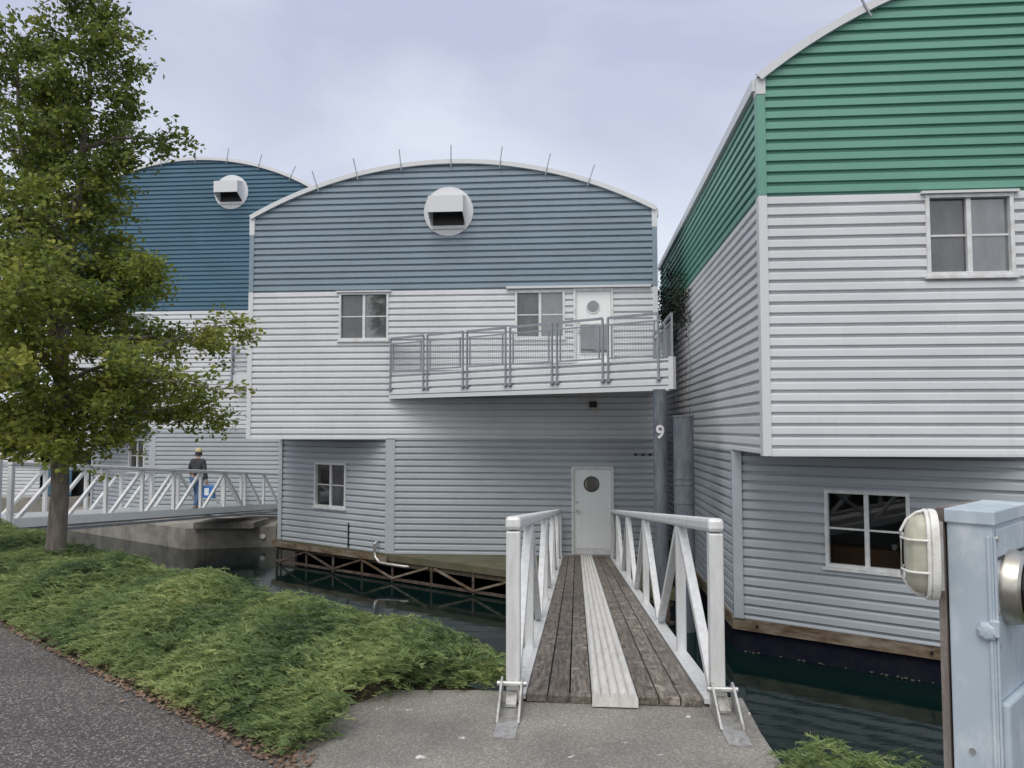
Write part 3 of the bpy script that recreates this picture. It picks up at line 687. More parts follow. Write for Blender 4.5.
        k = MB(); k.bar(pt(X1 + .055, Y0, .03), pt(X1 + .055, Y1, .03), .02, .16); k.bar(pt(X0 + .06, Y0, .06), pt(X0 + .06, Y1, .06), .02, .14); k.build('toe_board', 'door', G)
        g = MB(); g.bar((X1, Y0 - .35, -.4), (X1, Y0 - .35, 1.1), .13, .13, (0, 1, 0)); g.build('gate_post', 'trim', G)
        g = MB(); g.bar((X0, Y0 - .35, -.4), (X0, Y0 - .35, 1.1), .13, .13, (0, 1, 0)); g.build('gate_post', 'trim', G)
    return G, zat
gangway('wooden plank gangway with white truss sides and ridged metal strip leading to the white door', -.370, .795, (4.56, .055), (17.30, -1.23), (-.30, .085, .345, .715), 'main')
fb, fz = gangway('white truss footbridge at the left, crossed by a walking person', -10.80, -9.50, (12.3, -.03), (24.2, -.93), (-10.70, 0, 0, -9.60), 'side')

# ================================================================== PERSON on the footbridge
def skin_mesh(name, joints, bones, m, parent, lv=2):
    me = bpy.data.meshes.new(name); ks = list(joints); me.from_pydata([joints[k][0] for k in ks], [(ks.index(a), ks.index(b)) for a, b in bones], []); me.update()
    o = bpy.data.objects.new(name, me); COL.objects.link(o)
    sk = o.modifiers.new('skin', 'SKIN')
    for i, k in enumerate(ks):
        r = joints[k][1]; me.skin_vertices[0].data[i].radius = r if isinstance(r, tuple) else (r, r)
    me.skin_vertices[0].data[0].use_root = True
    sb = o.modifiers.new('sub', 'SUBSURF'); sb.levels = lv; sb.render_levels = lv
    bpy.context.view_layer.update()
    ev = bpy.data.meshes.new_from_object(o.evaluated_get(bpy.context.evaluated_depsgraph_get())); bpy.data.objects.remove(o)
    ev.materials.clear(); ev.materials.append(M[m]); ev.polygons.foreach_set('use_smooth', [True] * len(ev.polygons))
    o = bpy.data.objects.new(name, ev); COL.objects.link(o)
    if parent: o.parent = parent
    return o
PX, PY = -10.30, 20.3; PZ = fz(PY)
person = None
J = {}
def j(k, x, y, z, r): J[k] = ((x, y, z), r)
# local frame: walking away from the path (+Y); left arm reaches the rail on the left, right hand carries a bag
j('pelvis', 0, 0, .93, (.15, .10)); j('waist', 0, .01, 1.08, (.135, .10)); j('chest', 0, .03, 1.30, (.165, .11)); j('neckb', 0, .03, 1.46, (.075, .065)); j('neck', 0, .04, 1.53, .052)
j('head', 0, .06, 1.63, (.078, .092)); j('crown', 0, .055, 1.72, (.070, .085))
j('shl', -.17, .03, 1.40, .062); j('ell', -.30, .10, 1.15, .046); j('wrl', -.38, .28, 1.06, .032)
j('shr', .17, .03, 1.40, .062); j('elr', .245, -.03, 1.13, .046); j('wrr', .27, .03, .88, .032)
j('hpl', -.09, 0, .88, .098); j('knl', -.095, .16, .50, .062); j('anl', -.095, .16, .10, .043); j('tol', -.10, .33, .04, .035)
j('hpr', .09, 0, .88, .098); j('knr', .095, -.03, .48, .062); j('anr', .095, -.28, .13, .043); j('tor', .10, -.14, .035, .035)
bones = [('pelvis', 'waist'), ('waist', 'chest'), ('chest', 'neckb'), ('neckb', 'neck'), ('neck', 'head'), ('head', 'crown'), ('chest', 'shl'), ('shl', 'ell'), ('ell', 'wrl'), ('chest', 'shr'), ('shr', 'elr'), ('elr', 'wrr'),
         ('pelvis', 'hpl'), ('hpl', 'knl'), ('knl', 'anl'), ('anl', 'tol'), ('pelvis', 'hpr'), ('hpr', 'knr'), ('knr', 'anr'), ('anr', 'tor')]
def fingers(w, d, side, pre):
    w, d = Vector(w), Vector(d).normalized(); a = Vector((0, 1, 0)) if abs(d.y) < .8 else Vector((1, 0, 0)); b = d.cross(a).normalized()
    palm = w + d * .06; j(pre + 'p', *palm, (.036, .022)); out = [(pre + '_', pre + 'p')]
    for i, (l, t) in enumerate(((.075, -.03), (.085, -.01), (.08, .011), (.062, .03))):
        q = palm + d * .04 + a * t; j(f'{pre}f{i}', *q, .010); e = q + d * l * .45 + b * side * .012; j(f'{pre}g{i}', *e, .0085); e2 = e + d * l * .25 + b * side * .035; j(f'{pre}h{i}', *e2, .007)
        out += [(pre + 'p', f'{pre}f{i}'), (f'{pre}f{i}', f'{pre}g{i}'), (f'{pre}g{i}', f'{pre}h{i}')]
    q = palm - a * .045 + d * .015; j(pre + 't0', *q, .012); j(pre + 't1', *(q + d * .035 - a * .012 + b * side * .01), .009); out += [(pre + 'p', pre + 't0'), (pre + 't0', pre + 't1')]
    return out
for pre, w, e, s in (('L', 'wrl', 'ell', 1), ('Rr', 'wrr', 'elr', -1)):
    d = Vector(J[w][0]) - Vector(J[e][0]); fb_ = fingers(J[w][0], d, s, pre); fb_[0] = (w, pre + 'p'); bones += fb_
person = skin_mesh('person', J, bones, 'skin', None); person.location = (PX, PY, PZ); person.rotation_euler = (0, 0, R(-4)); person.scale = (.95, .95, .95)
tag(person, 'person in dark jacket, jeans and tan cap crossing the left footbridge away from the path', 'person')
f = MB(); O = worldorg(person)
def pmb(fn, name, m, smooth=True):
    mb = MB(); fn(mb); mb.v = [tuple(Vector(v) + O) for v in mb.v]; return mb.build(name, m, person, smooth=smooth)
def face(mb):
    mb.lathe((0, .145, 1.625), (0, 1, -.25), [(.016, -.01), (.013, .012), (.006, .024), (.001, .027)], 10)
pmb(face, 'nose', 'skin')
pmb(lambda mb: [mb.disc((s * .032, .142, 1.655), (0, 1, 0), .011, .006, 12) for s in (-1, 1)], 'eyes', 'cup')
pmb(lambda mb: mb.box(-.022, .022, .140, .149, 1.575, 1.583), 'mouth', 'card')
pmb(lambda mb: [mb.lathe((s * .082, .05, 1.635), (s, 0, 0), [(.026, -.01), (.03, .006), (.018, .014), (.001, .012)], 12) for s in (-1, 1)], 'ears', 'skin')
pmb(lambda mb: mb.lathe((0, .045, 1.60), (0, 0, 1), [(.088, -.04), (.097, 0), (.098, .07), (.09, .09)], 20), 'hair', 'jacket')
def cap(mb):
    mb.lathe((0, .055, 1.68), (0, 0, 1), [(.103, -.015), (.106, 0), (.10, .045), (.075, .085), (.03, .105), (.001, .108)], 20)
    mb.obox((-.075, .13, 1.672), (.15, 0, 0), (0, .10, -.02), (0, 0, .012))
pmb(cap, 'cap', 'cap')
def inflate(ks, add): return {k: (J[k][0], tuple(x + add for x in (J[k][1] if isinstance(J[k][1], tuple) else (J[k][1],) * 2))) for k in ks}
jk = inflate(['pelvis', 'waist', 'chest', 'neckb', 'shl', 'ell', 'wrl', 'shr', 'elr', 'wrr'], .018); jk['pelvis'] = ((0, 0, .90), (.175, .125))
skin_mesh('jacket', jk, [b for b in bones if b[0] in jk and b[1] in jk], 'jacket', person)
js = inflate(['pelvis', 'hpl', 'knl', 'anl', 'hpr', 'knr', 'anr'], .015)
skin_mesh('jeans', js, [b for b in bones if b[0] in js and b[1] in js], 'jeans', person)
for s, (an, to) in (('l', ('anl', 'tol')), ('r', ('anr', 'tor'))):
    a, t = Vector(J[an][0]), Vector(J[to][0]); sh = {'a': ((a.x, a.y - .05, max(.05, a.z - .06)), (.062, .056)), 'b': ((t.x, (a.y + t.y) / 2, .055 if s == 'l' else .07), (.060, .055)), 'c': ((t.x, t.y, .038), (.056, .045))}
    skin_mesh('shoe', sh, [('a', 'b'), ('b', 'c')], 'black', person)
bg = thing('shopping_bag', 'bright blue bag with a pale print carried by the person on the left footbridge', 'bag', (PX + .30, PY + .05, PZ + .38))
bx, by, bz = PX + .31, PY + .05, PZ - .04
m = MB(); m.add([(bx - .15, by - .07, bz + .38), (bx + .17, by - .07, bz + .36), (bx + .17, by + .07, bz + .36), (bx - .15, by + .07, bz + .38), (bx - .19, by - .04, bz + .70), (bx + .17, by - .04, bz + .71), (bx + .17, by + .04, bz + .71), (bx - .19, by + .04, bz + .70)],
    [(0, 3, 2, 1), (0, 1, 5, 4), (1, 2, 6, 5), (2, 3, 7, 6), (3, 0, 4, 7), (4, 5, 6, 7)]); m.build('bag_body', 'bag', bg, bevel=.02)
m = MB(); m.add([(bx - .09, by - .0735, bz + .45), (bx + .03, by - .0735, bz + .45), (bx + .03, by - .055, bz + .64), (bx - .10, by - .055, bz + .64)], [(0, 1, 2, 3)]); mo = m.build('print', 'bag_print', bg)
mo.modifiers.new('s', 'SOLIDIFY').thickness = .006
m = MB(); m.tube([(bx - .12, by, bz + .69), (bx - .08, by - .005, bz + .80), (bx - .03, by - .01, bz + .825), (bx + .05, by, bz + .78), (bx + .10, by, bz + .70)], .009, 8); m.build('handle', 'bag', bg, smooth=True)

# ================================================================== GROUND, PATH, WATER
nv = Vector((.585, .811, 0)); tv = Vector((.811, -.585, 0))   # across / along the shore
G = lambda a, t, z: nv * a + tv * t + Vector((0, 0, z))
m = MB(); m.box(-400, 400, -200, 900, -8, -1.86); m.f = [m.f[1]]; m.t = [0]; struct(m.build('water', 'water', fixn=False))
m = MB()
prof = [(-140, -.03), (1.5, -.03), (2.12, -.03), (2.25, -.02), (3.55, -.01), (3.90, -.35), (4.6, -1.6), (5.2, -2.8)]
N = 40; T = [-60 + 120 * i / N for i in range(N + 1)]
for (a, z), (b, z2) in zip(prof, prof[1:]):
    for t0, t1 in zip(T, T[1:]): m.quad(G(a, t0, z), G(b, t0, z2), G(b, t1, z2), G(a, t1, z))
struct(m.build('ground', 'soil', fixn=False))
m = MB(); random.seed(5); xs = [-60 + i * .25 for i in range(481)]
for t0, t1 in zip(xs, xs[1:]):
    w = lambda t: 2.16 + .02 * math.sin(t * 3.1) + .015 * math.sin(t * 9.7)
    m.quad(G(-30, t0, .0), G(w(t0), t0, .0), G(w(t1), t1, .0), G(-30, t1, .0))
struct(m.build('path', 'asphalt', fixn=False))
m = MB(); pad = [(-1.40, 3.60), (1.02, 1.86), (.955, 4.20), (.97, 4.74), (-.62, 4.74), (-1.12, 4.70), (-1.34, 4.35)]
m.hexa(pad, -.30, .008); o = struct(m.build('landing_pad', 'pad'))
m = MB(); m.hexa([(-.75, 3.6), (.92, 3.0), (.92, 4.62), (-.75, 4.58)], -2.6, -.30); struct(m.build('abutment', 'conc'))
# far shore: low hills
m = MB(); n = 90; random.seed(2); pr = []
for i in range(n + 1):
    a = R(-20 + 220 * i / n); d = 420; pr.append((d * math.cos(a), d * math.sin(a), 8 + 6 * math.sin(i * .4) + 4 * math.sin(i * 1.1 + 1)))
for p, q in zip(pr, pr[1:]): m.quad((p[0] * .9, p[1] * .9, -2), (q[0] * .9, q[1] * .9, -2), (q[0], q[1], q[2]), (p[0], p[1], p[2])); m.quad((p[0], p[1], p[2]), (q[0], q[1], q[2]), (q[0] * 1.3, q[1] * 1.3, q[2] * 1.4), (p[0] * 1.3, p[1] * 1.3, p[2] * 1.4))
struct(m.build('hills', 'hills', fixn=False))

# ------------------------------------------------------------------ juniper ground cover
def np_mesh(name, V, F, tint, m, parent=None, org=(0, 0, 0)):
    me = bpy.data.meshes.new(name); V = np.asarray(V, np.float32) - np.asarray(org, np.float32); F = np.asarray(F, np.int32); k = F.shape[1]
    me.vertices.add(len(V)); me.vertices.foreach_set('co', V.ravel())
    me.loops.add(F.size); me.loops.foreach_set('vertex_index', F.ravel())
    me.polygons.add(len(F)); me.polygons.foreach_set('loop_start', np.arange(0, F.size, k, dtype=np.int32))
    me.polygons.foreach_set('loop_total', np.full(len(F), k, np.int32)); me.update(calc_edges=True)
    a = me.attributes.new('tint', 'FLOAT', 'FACE'); a.data.foreach_set('value', np.asarray(tint, np.float32))
    me.materials.append(M[m]); o = bpy.data.objects.new(name, me); COL.objects.link(o)
    if parent: o.parent = parent
    return o

def spray_template(rng):
    V = []; T = []; el = rng.uniform(.15, .85); nt = 15; L = 1.0
    for k in range(nt):
        u = (k + .5) / nt; q = np.array([u - .35, .06 * math.sin(3 * u + rng.uniform(0, 6)), math.sin(el) * u - .5 * u * u + .12])
        for sg in (-1, 1):
            tl = (.15 + .20 * (1 - u)) * rng.uniform(.6, 1.3)
            dr = np.array([.85, sg * rng.uniform(.3, 1.0), rng.uniform(-.1, .7)]); dr /= np.linalg.norm(dr)
            wd = np.cross(dr, rng.normal(0, 1, 3)); wd = wd / (np.linalg.norm(wd) + 1e-6) * .021; e = q + dr * tl
            V.append([q - wd, q + wd, e + wd * .3, e - wd * .3]); T.append(.34 * (u - .4) + rng.normal(0, .05))
    return np.array(V), np.array(T)

def juniper(label, t0, t1, a0, a1, count, seed, hfun, keep=lambda x, y: True):
    rng = np.random.default_rng(seed); tem = [spray_template(rng) for _ in range(48)]; Vs = []; Ts = []; ph = rng.uniform(0, 6.28, 6)
    for i in range(count):
        a = rng.uniform(a0, a1); t = rng.uniform(t0, t1); p = G(a, t, 0)
        if not keep(p.x, p.y): continue
        h = hfun(a, t) * (rng.uniform(.55, 1.0) if a < 3.3 and rng.random() < .8 else rng.uniform(.05, 1.0))
        # sprays mostly lie towards the path
        ang = math.atan2(-nv.y, -nv.x) + rng.normal(0, 1.0); L = rng.uniform(.10, .205); c, sn = math.cos(ang), math.sin(ang)
        ct = .44 + .20 * math.sin(2.1 * t + ph[0]) * math.sin(3.0 * a + ph[1]) + .16 * math.sin(5.3 * t + ph[2] + 4 * a) + rng.normal(0, .13)
        V, T = tem[rng.integers(48)]; sc = np.array([L, L * .85, L * rng.uniform(.8, 1.2)]); X = V * sc
        Vs.append(np.stack([X[..., 0] * c - X[..., 1] * sn + p.x, X[..., 0] * sn + X[..., 1] * c + p.y, X[..., 2] + max(0, h - .09)], -1)); Ts.append(np.clip(T + ct, 0, 1))
    V = np.concatenate(Vs).reshape(-1, 3); F = np.arange(len(V)).reshape(-1, 4)
    o = np_mesh('juniper_ground_cover', V, F, np.concatenate(Ts), 'juniper'); tag(o, label, 'ground cover', kind='stuff'); return o
def hleft(a, t):
    e = min(1, max(0, (a - 2.2) / .40)); f = min(1, max(0, (4.0 - a) / .25))
    return (.09 + .18 * math.sqrt(e)) * (.45 + .55 * f) + .05 * math.sin(1.7 * t) * math.sin(2.3 * a + t) + .035 * math.sin(4.1 * t + 3 * a)
padkeep = lambda x, y: not (x > -1.30 - .10 * math.sin(9 * y) + max(0, y - 4.2) * .55 and y < 4.74 + .05 * math.sin(8 * x) and x < 1.0) and not (x > -.42)
juniper('green juniper ground cover spreading from the tree to the concrete landing', -14.5, -2.35, 2.20, 3.98, 26000, 4, hleft, padkeep)
juniper('small patch of bright green juniper beside the blue metal pedestal', -1.45, 1.2, 2.3, 3.72, 6500, 9, lambda a, t: .215 + .035 * math.sin(5 * t), lambda x, y: x > 1.0)
# fallen leaves along the edge of the path
rng = np.random.default_rng(8); V = []; F = []; TT = []; b = 0
for i in range(4200):
    a = 2.10 + abs(rng.normal(0, .13)); t = rng.uniform(-12, -2.2)
    if i % 40 == 0: a = 2.1 + rng.uniform(-.3, .3)
    p = G(a, t, .012 + rng.uniform(0, .03) * (a > 2.16))
    if p.x > -1.25 and p.y < 4.7: continue
    s = rng.uniform(.010, .023); u = rng.normal(0, 1, 3); u[2] *= .35; u /= np.linalg.norm(u); w = np.cross(u, [0, 0, 1.0]) + np.array([0, 0, rng.uniform(-.4, .4)])
    c = np.array(p)
    V += [c - u * s, c - w * s * .6, c + u * s, c + w * s * .6]; F.append((b, b + 1, b + 2, b + 3)); b += 4; TT.append(rng.random())
tag(np_mesh('leaf_litter', V, F, TT, 'litter'), 'brown fallen leaves along the edge of the asphalt path', 'leaf litter', kind='stuff')

# ------------------------------------------------------------------ tree
TB = Vector((-5.95, 8.45, 0)); rng = np.random.default_rng(21)
tree = thing('young_maple_tree', 'leafy young tree with yellow green foliage standing in the juniper at the left', 'tree', TB)
trunk = [(0, 0, -.1), (.0, .0, .3), (.02, .01, .9), (.0, .0, 1.5), (-.03, .02, 2.4), (.04, .0, 3.4), (.12, .03, 4.5), (.22, .0, 5.7), (.30, .02, 6.75)]
trr = [.135, .104, .095, .090, .078, .058, .04, .024, .008]
tb = MB(); tb.tube([TB + Vector(p) for p in trunk], trr, 14); tb.build('trunk', 'bark', tree, smooth=True)
def trunk_at(z):
    for (p, q) in zip(trunk, trunk[1:]):
        if p[2] <= z <= q[2]: f = (z - p[2]) / (q[2] - p[2]); return TB + Vector(p).lerp(Vector(q), f)
    return TB + Vector(trunk[-1])
ENV = [(1.2, 1.2), (1.7, 1.65), (2.4, 1.85), (3.0, 1.75), (3.5, 1.25), (4.2, .92), (4.9, .78), (5.5, .80), (6.1, .76), (6.5, .60), (6.9, .3)]
def env(z):
    for (a, r), (b, s) in zip(ENV, ENV[1:]):
        if a <= z <= b: return r + (s - r) * (z - a) / (b - a)
    return .1
limbs = MB(); LV = []; LF = []; LT = []; lb = 0; tips = []
def add_leaves(p, n, spread, tint):
    global lb
    for _ in range(n):
        c = np.array(p) + rng.normal(0, spread, 3) * np.array([1, 1, .75])
        u = rng.normal(0, 1, 3); u[2] = u[2] * .5 - .35; u /= np.linalg.norm(u); w = np.cross(u, rng.normal(0, 1, 3)); w /= np.linalg.norm(w) + 1e-6
        nn = np.cross(u, w); s = rng.uniform(.023, .041)
        LV.extend([c - u * s, c - w * s * .62 + nn * s * .2, c + u * s * 1.1, c + w * s * .62 + nn * s * .2]); LF.append((lb, lb + 1, lb + 2, lb + 3)); lb += 4
        LT.append(min(1, max(0, tint + rng.normal(0, .13))))
def limb(p0, az, ln, el, r, droop, nt=6, leaf=38, tint=.5):
    d = Vector((math.cos(az) * math.cos(el), math.sin(az) * math.cos(el), math.sin(el))); pts = [Vector(p0)]; n = 6
    for i in range(n):
        d = (d + Vector((rng.normal(0, .13), rng.normal(0, .13), -droop / n + rng.normal(0, .08)))).normalized(); pts.append(pts[-1] + d * ln / n)
    limbs.tube(pts, [max(.004, r * (1 - .85 * i / n)) for i in range(n + 1)], 6)
    for k in range(nt):
        f = .18 + .82 * (k + rng.uniform(0, .8)) / nt; i = min(n - 1, int(f * n)); q = pts[i].lerp(pts[i + 1], f * n - i if f * n - i < 1 else 1)
        a2 = az + rng.choice([-1, 1]) * rng.uniform(.4, 1.3); e2 = rng.uniform(-.6, .8); l2 = rng.uniform(.22, .5) * (1.15 - .4 * f)
        dd = Vector((math.cos(a2) * math.cos(e2), math.sin(a2) * math.cos(e2), math.sin(e2))); tp = [q]
        for s in range(3): dd = (dd + Vector((0, 0, -.15)) + Vector(rng.normal(0, .15, 3))).normalized(); tp.append(tp[-1] + dd * l2 / 3)
        limbs.tube(tp, [.006, .005, .004, .003], 4)
        tt = tint + rng.normal(0, .14)
        for s in (1, 2, 3): add_leaves(tp[s], int(leaf * rng.uniform(.15, .45)), .066, tt)
    add_leaves(pts[-1], int(leaf * .6), .08, tint + rng.normal(0, .1)); add_leaves(pts[-2], int(leaf * .4), .09, tint)
z = 1.45; az = 0.3
while z < 6.6:
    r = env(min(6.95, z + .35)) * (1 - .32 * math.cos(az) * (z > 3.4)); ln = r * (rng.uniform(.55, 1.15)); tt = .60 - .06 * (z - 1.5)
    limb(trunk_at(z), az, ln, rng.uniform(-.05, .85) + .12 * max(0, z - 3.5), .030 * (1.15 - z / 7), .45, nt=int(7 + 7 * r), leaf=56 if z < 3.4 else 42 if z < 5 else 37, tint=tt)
    az += 2.4 + rng.normal(0, .25); z += .048 + .03 * rng.random() + (.026 if z > 3.4 else 0)
# limbs reaching to the right over the water, and a few low drooping ones
for zz_, a_, l_, e_, dr_, t_ in ((2.1, -.02, 2.2, .45, .5, .65), (1.95, .1, 2.0, .35, .72, .6), (2.5, .2, 2.0, .3, .4, .6), (1.8, -.25, 1.35, .25, .6, .6), (3.1, .1, 1.1, .25, .4, .55), (4.9, .1, 1.15, .35, .2, .3), (1.5, -2.0, 1.3, .2, .75, .6), (1.5, -1.2, 1.2, .05, .6, .66), (1.65, 3.0, 1.5, .2, .6, .55), (1.8, -2.6, 1.5, .3, .6, .6), (1.75, -1.6, .9, .1, .7, .68), (1.7, -.7, .9, .05, .7, .68), (1.85, -2.5, .9, .0, .6, .64), (1.7, -1.0, .6, .0, .6, .7), (1.65, -1.9, .6, .0, .6, .7), (2.0, -1.3, 1.2, .3, .5, .62), (2.3, -1.8, 1.2, .3, .5, .6)):
    limb(trunk_at(zz_), a_, l_, e_, .030, dr_, nt=13, leaf=52, tint=t_)
ld = [trunk_at(2.2), trunk_at(2.2) + Vector((-.25, .1, .8)), trunk_at(2.2) + Vector((-.55, .15, 1.9)), trunk_at(2.2) + Vector((-.72, .1, 3.1)), trunk_at(2.2) + Vector((-.78, .1, 4.15))]
limbs.tube(ld, [.06, .05, .036, .022, .008], 8)
for k in range(30):
    f = 1.2 + 2.75 * k / 29; i = min(3, int(f)); q = ld[i].lerp(ld[i + 1], f - i)
    limb(q, k * 2.4, rng.uniform(.45, .85) * (1.15 - .12 * f), rng.uniform(.0, .9), .016, .35, nt=7, leaf=40, tint=.5 - .05 * f)
limbs.build('limbs', 'bark', tree, smooth=True, fixn=False)
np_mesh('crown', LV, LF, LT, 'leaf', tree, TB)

# dark climber on the side wall in the gap between the two houses
LV = []; LF = []; LT = []; lb = 0; iv = thing('climbing_plant', 'dark climbing plant on the side wall in the gap between the middle and right houses', 'plant', (2.3, 18.5, 1.2))
stem = MB()
for k in range(7):
    y = 16.6 + k * .75; pts = [Vector((2.43, y, .7))]
    for s in range(7): pts.append(pts[-1] + Vector((rng.normal(0, .02), rng.normal(0, .12), .56 if k < 3 else .62)))
    for q in pts: q.x = min(2.45, q.x)
    stem.tube(pts, .006, 5)
    for q in [p_ for p_ in pts if p_.z > 3.75]:
        for _ in range(4): add_leaves(np.array(q) + np.array([-.10, rng.normal(0, .22), rng.normal(.0, .18)]), 40, .12, .4)
stem.build('stem', 'bark', iv); 
LV = [np.array([min(v[0], 2.46), v[1], v[2]]) for v in LV]
np_mesh('foliage', LV, LF, LT, 'ivy', iv, (2.3, 18.5, 1.2))

# ================================================================== PEDESTAL (foreground right)
def cam2w(r, f):   # right / forward on the ground from the viewpoint heading
    yw = R(4.75); return Vector((math.cos(yw) * r - math.sin(yw) * f, math.sin(yw) * r + math.cos(yw) * f, 0))
C0 = cam2w(1.238, 2.0); e1 = cam2w(-math.sin(R(44)), math.cos(R(44))); e2 = cam2w(math.cos(R(44)), math.sin(R(44)))
ped = thing('meter_pedestal', 'pale blue metal pedestal at the right edge with round glass meter and caged lamp', 'pedestal', C0)
Zv = Vector((0, 0, 1)); W1, W2, HT = .108, .34, 1.370
Q = lambda a, b, z: C0 + e1 * a + e2 * b + Zv * z
def pbox(mb, a0, a1, b0, b1, z0, z1): return mb.obox(Q(a0, b0, z0), e1 * (a1 - a0), e2 * (b1 - b0), Zv * (z1 - z0))
m = MB(); pbox(m, 0, W1, 0, W2, .0, HT); m.build('cabinet', 'box_paint', ped, bevel=.004)
m = MB(); pbox(m, -.007, W1 + .004, -.007, W2 + .007, HT - .022, HT + .016); m.build('lid', 'box_paint', ped, bevel=.004)
m = MB(); pbox(m, -.004, .0, .022, W2 - .02, HT - .105, HT - .034); m.build('top_panel', 'box_paint', ped, bevel=.003)
m = MB(); pbox(m, -.0055, -.004, .03, W2 - .04, HT - .113, HT - .107); m.build('label_slot', 'black', ped)
m = MB(); pbox(m, -.022, .0, .012, W2 - .01, .25, .90)
md = m.build('front_door', 'box_paint', ped, bevel=.008)
m = MB(); pbox(m, .006, .014, -.006, .0, .02, HT - .05); m.build('corner_seam', 'box_paint', ped, bevel=.002)
m = MB(); pbox(m, -.006, .0, .0, .012, .02, HT - .05); m.build('corner_seam', 'box_paint', ped, bevel=.002)
m = MB(); m.lathe(Q(.018, -.001, 1.078), -e2, [(.026, 0), (.026, .006), (.018, .014), (.001, .016)], 8); pbox(m, -.010, .012, -.012, .004, 1.066, 1.108); m.build('lock_tab', 'box_paint', ped, bevel=.003)
for (a, b, z, ax) in ((-.004, .014, 1.315, -e1), (0, .018, 1.125, -e1), (.062, 0, .765, -e2), (0, .018, 1.04, -e1)):
    m = MB(); m.disc(Q(a, b, z), ax, .0075, .006, 14); m.build('screw', 'galv', ped, smooth=True)
MC = Q(0, .135, 1.175)
m = MB(); m.lathe(MC, -e1, [(.100, -.002), (.100, .012), (.094, .030), (.092, .040), (.084, .046), (.078, .040), (.078, .004)], 48); mt = m.build('meter', 'chrome', ped, smooth=True)
m = MB(); m.disc(MC, -e1, .077, .006, 40); m.build('meter_back', 'black', mt)
m = MB(); m.lathe(MC, -e1, [(.076, .04), (.076, .105), (.07, .118), (.05, .124), (.001, .126)], 40); m.build('meter_dome', 'dome_glass', mt, smooth=True)
m = MB(); m.obox(MC - e1 * .02 - e2 * .055 - Zv * .045, -e1 * .055, e2 * .11, Zv * .09); m.build('meter_register', 'black', mt, bevel=.005)
m = MB(); m.ring(MC - e1 * .082, -e1, .045, .06, .006); m.obox(MC - e1 * .08 - e2 * .04 - Zv * .012, -e1 * .008, e2 * .08, Zv * .03); m.build('meter_plate', 'lamp_white', mt)
# backing board and caged bulkhead lamp
m = MB(); pbox(m, W1 + .006, W1 + .024, .0, W2, .0, HT + .015); m.build('backing_board', 'board', ped)
LA = cam2w(-math.cos(R(19)), math.sin(R(19))); LS = cam2w(math.sin(R(19)), math.cos(R(19)))   # lamp axis / sideways
LC = C0 + e1 * (W1 + .022) - e2 * .014 + Zv * 1.262
bk = MB(); bk.obox(LC - LS * .030 - Zv * .09, LA * -.012, LS * .06, Zv * .18); bk.build('lamp_bracket', 'galv', ped)
def oval(w, h, n=28, sq=2.6):
    out = []
    for k in range(n):
        t = 2 * math.pi * k / n; c, s = math.cos(t), math.sin(t); out.append((w * math.copysign(abs(c) ** (2 / sq), c), h * math.copysign(abs(s) ** (2 / sq), s)))
    return out
def loft(mb, secs):
    n = 28; vs = []; fs = []
    for (w, h, dpt) in secs:
        for (a, b) in oval(w, h): vs.append(LC + LA * dpt + LS * a + Zv * b)
    for i in range(len(secs) - 1):
        for k in range(n): fs.append((i * n + k, i * n + (k + 1) % n, (i + 1) * n + (k + 1) % n, (i + 1) * n + k))
    fs.append(tuple(range((len(secs) - 1) * n, len(secs) * n))); fs.append(tuple(reversed(range(n)))); mb.add(vs, fs)
m = MB(); loft(m, [(.062, .118, .0), (.064, .121, .006), (.064, .121, .018), (.058, .112, .022)]); lamp = m.build('bulkhead_lamp', 'lamp_white', ped, smooth=True)
m = MB(); loft(m, [(.055, .108, .021), (.054, .104, .045), (.050, .094, .062), (.036, .072, .073), (.012, .035, .077)]); m.build('lamp_lens', 'lens', lamp, smooth=True)
m = MB(); P_ = lambda a, b, dpt: LC + LA * dpt + LS * a + Zv * b
o0 = oval(.060, .116); m.tube([P_(a, b, .026) for a, b in o0] + [P_(*o0[0], .026)], .0052, 8, cap=False)
for zz0 in (-.042, .042):
    m.tube([P_(-.060, zz0, .026), P_(-.058, zz0, .055), P_(-.045, zz0, .076), P_(0, zz0, .085), P_(.045, zz0, .076), P_(.058, zz0, .055), P_(.060, zz0, .026)], .0034, 8)
for a0 in (0,):
    m.tube([P_(a0, -.116, .026), P_(a0, -.110, .045), P_(a0, -.090, .07), P_(a0, -.060, .085), P_(a0, .060, .085), P_(a0, .090, .07), P_(a0, .110, .045), P_(a0, .116, .026)], .0040, 8)
m.build('lamp_cage', 'lamp_white', lamp, smooth=True)

# things behind the lower window of the right house
wb = lambda u, o, z: Vector((2.5, gr['yc'], 0)) + Vector((*gr['cd'], 0)) * u + Vector((*gr['cn'], 0)) * o + Vector((0, 0, z))
cdv, cnv = Vector((*gr['cd'], 0)), Vector((*gr['cn'], 0))
m = MB(); m.obox(wb(1.25, -.55, -.53), cdv * 1.35, -cnv * .3, Zv * .33); o = m.build('cardboard_box', 'card', bevel=.006); tag(o, 'long brown box on the floor behind the lower window of the green and white house', 'box')
m = MB(); m.lathe(wb(2.15, -.66, -.198), Zv, [(.001, 0), (.038, 0), (.05, .075), (.046, .075), (.034, .006)], 18); o = m.build('cup', 'cup', smooth=True); tag(o, 'small white cup on the brown box behind the lower right window', 'cup')

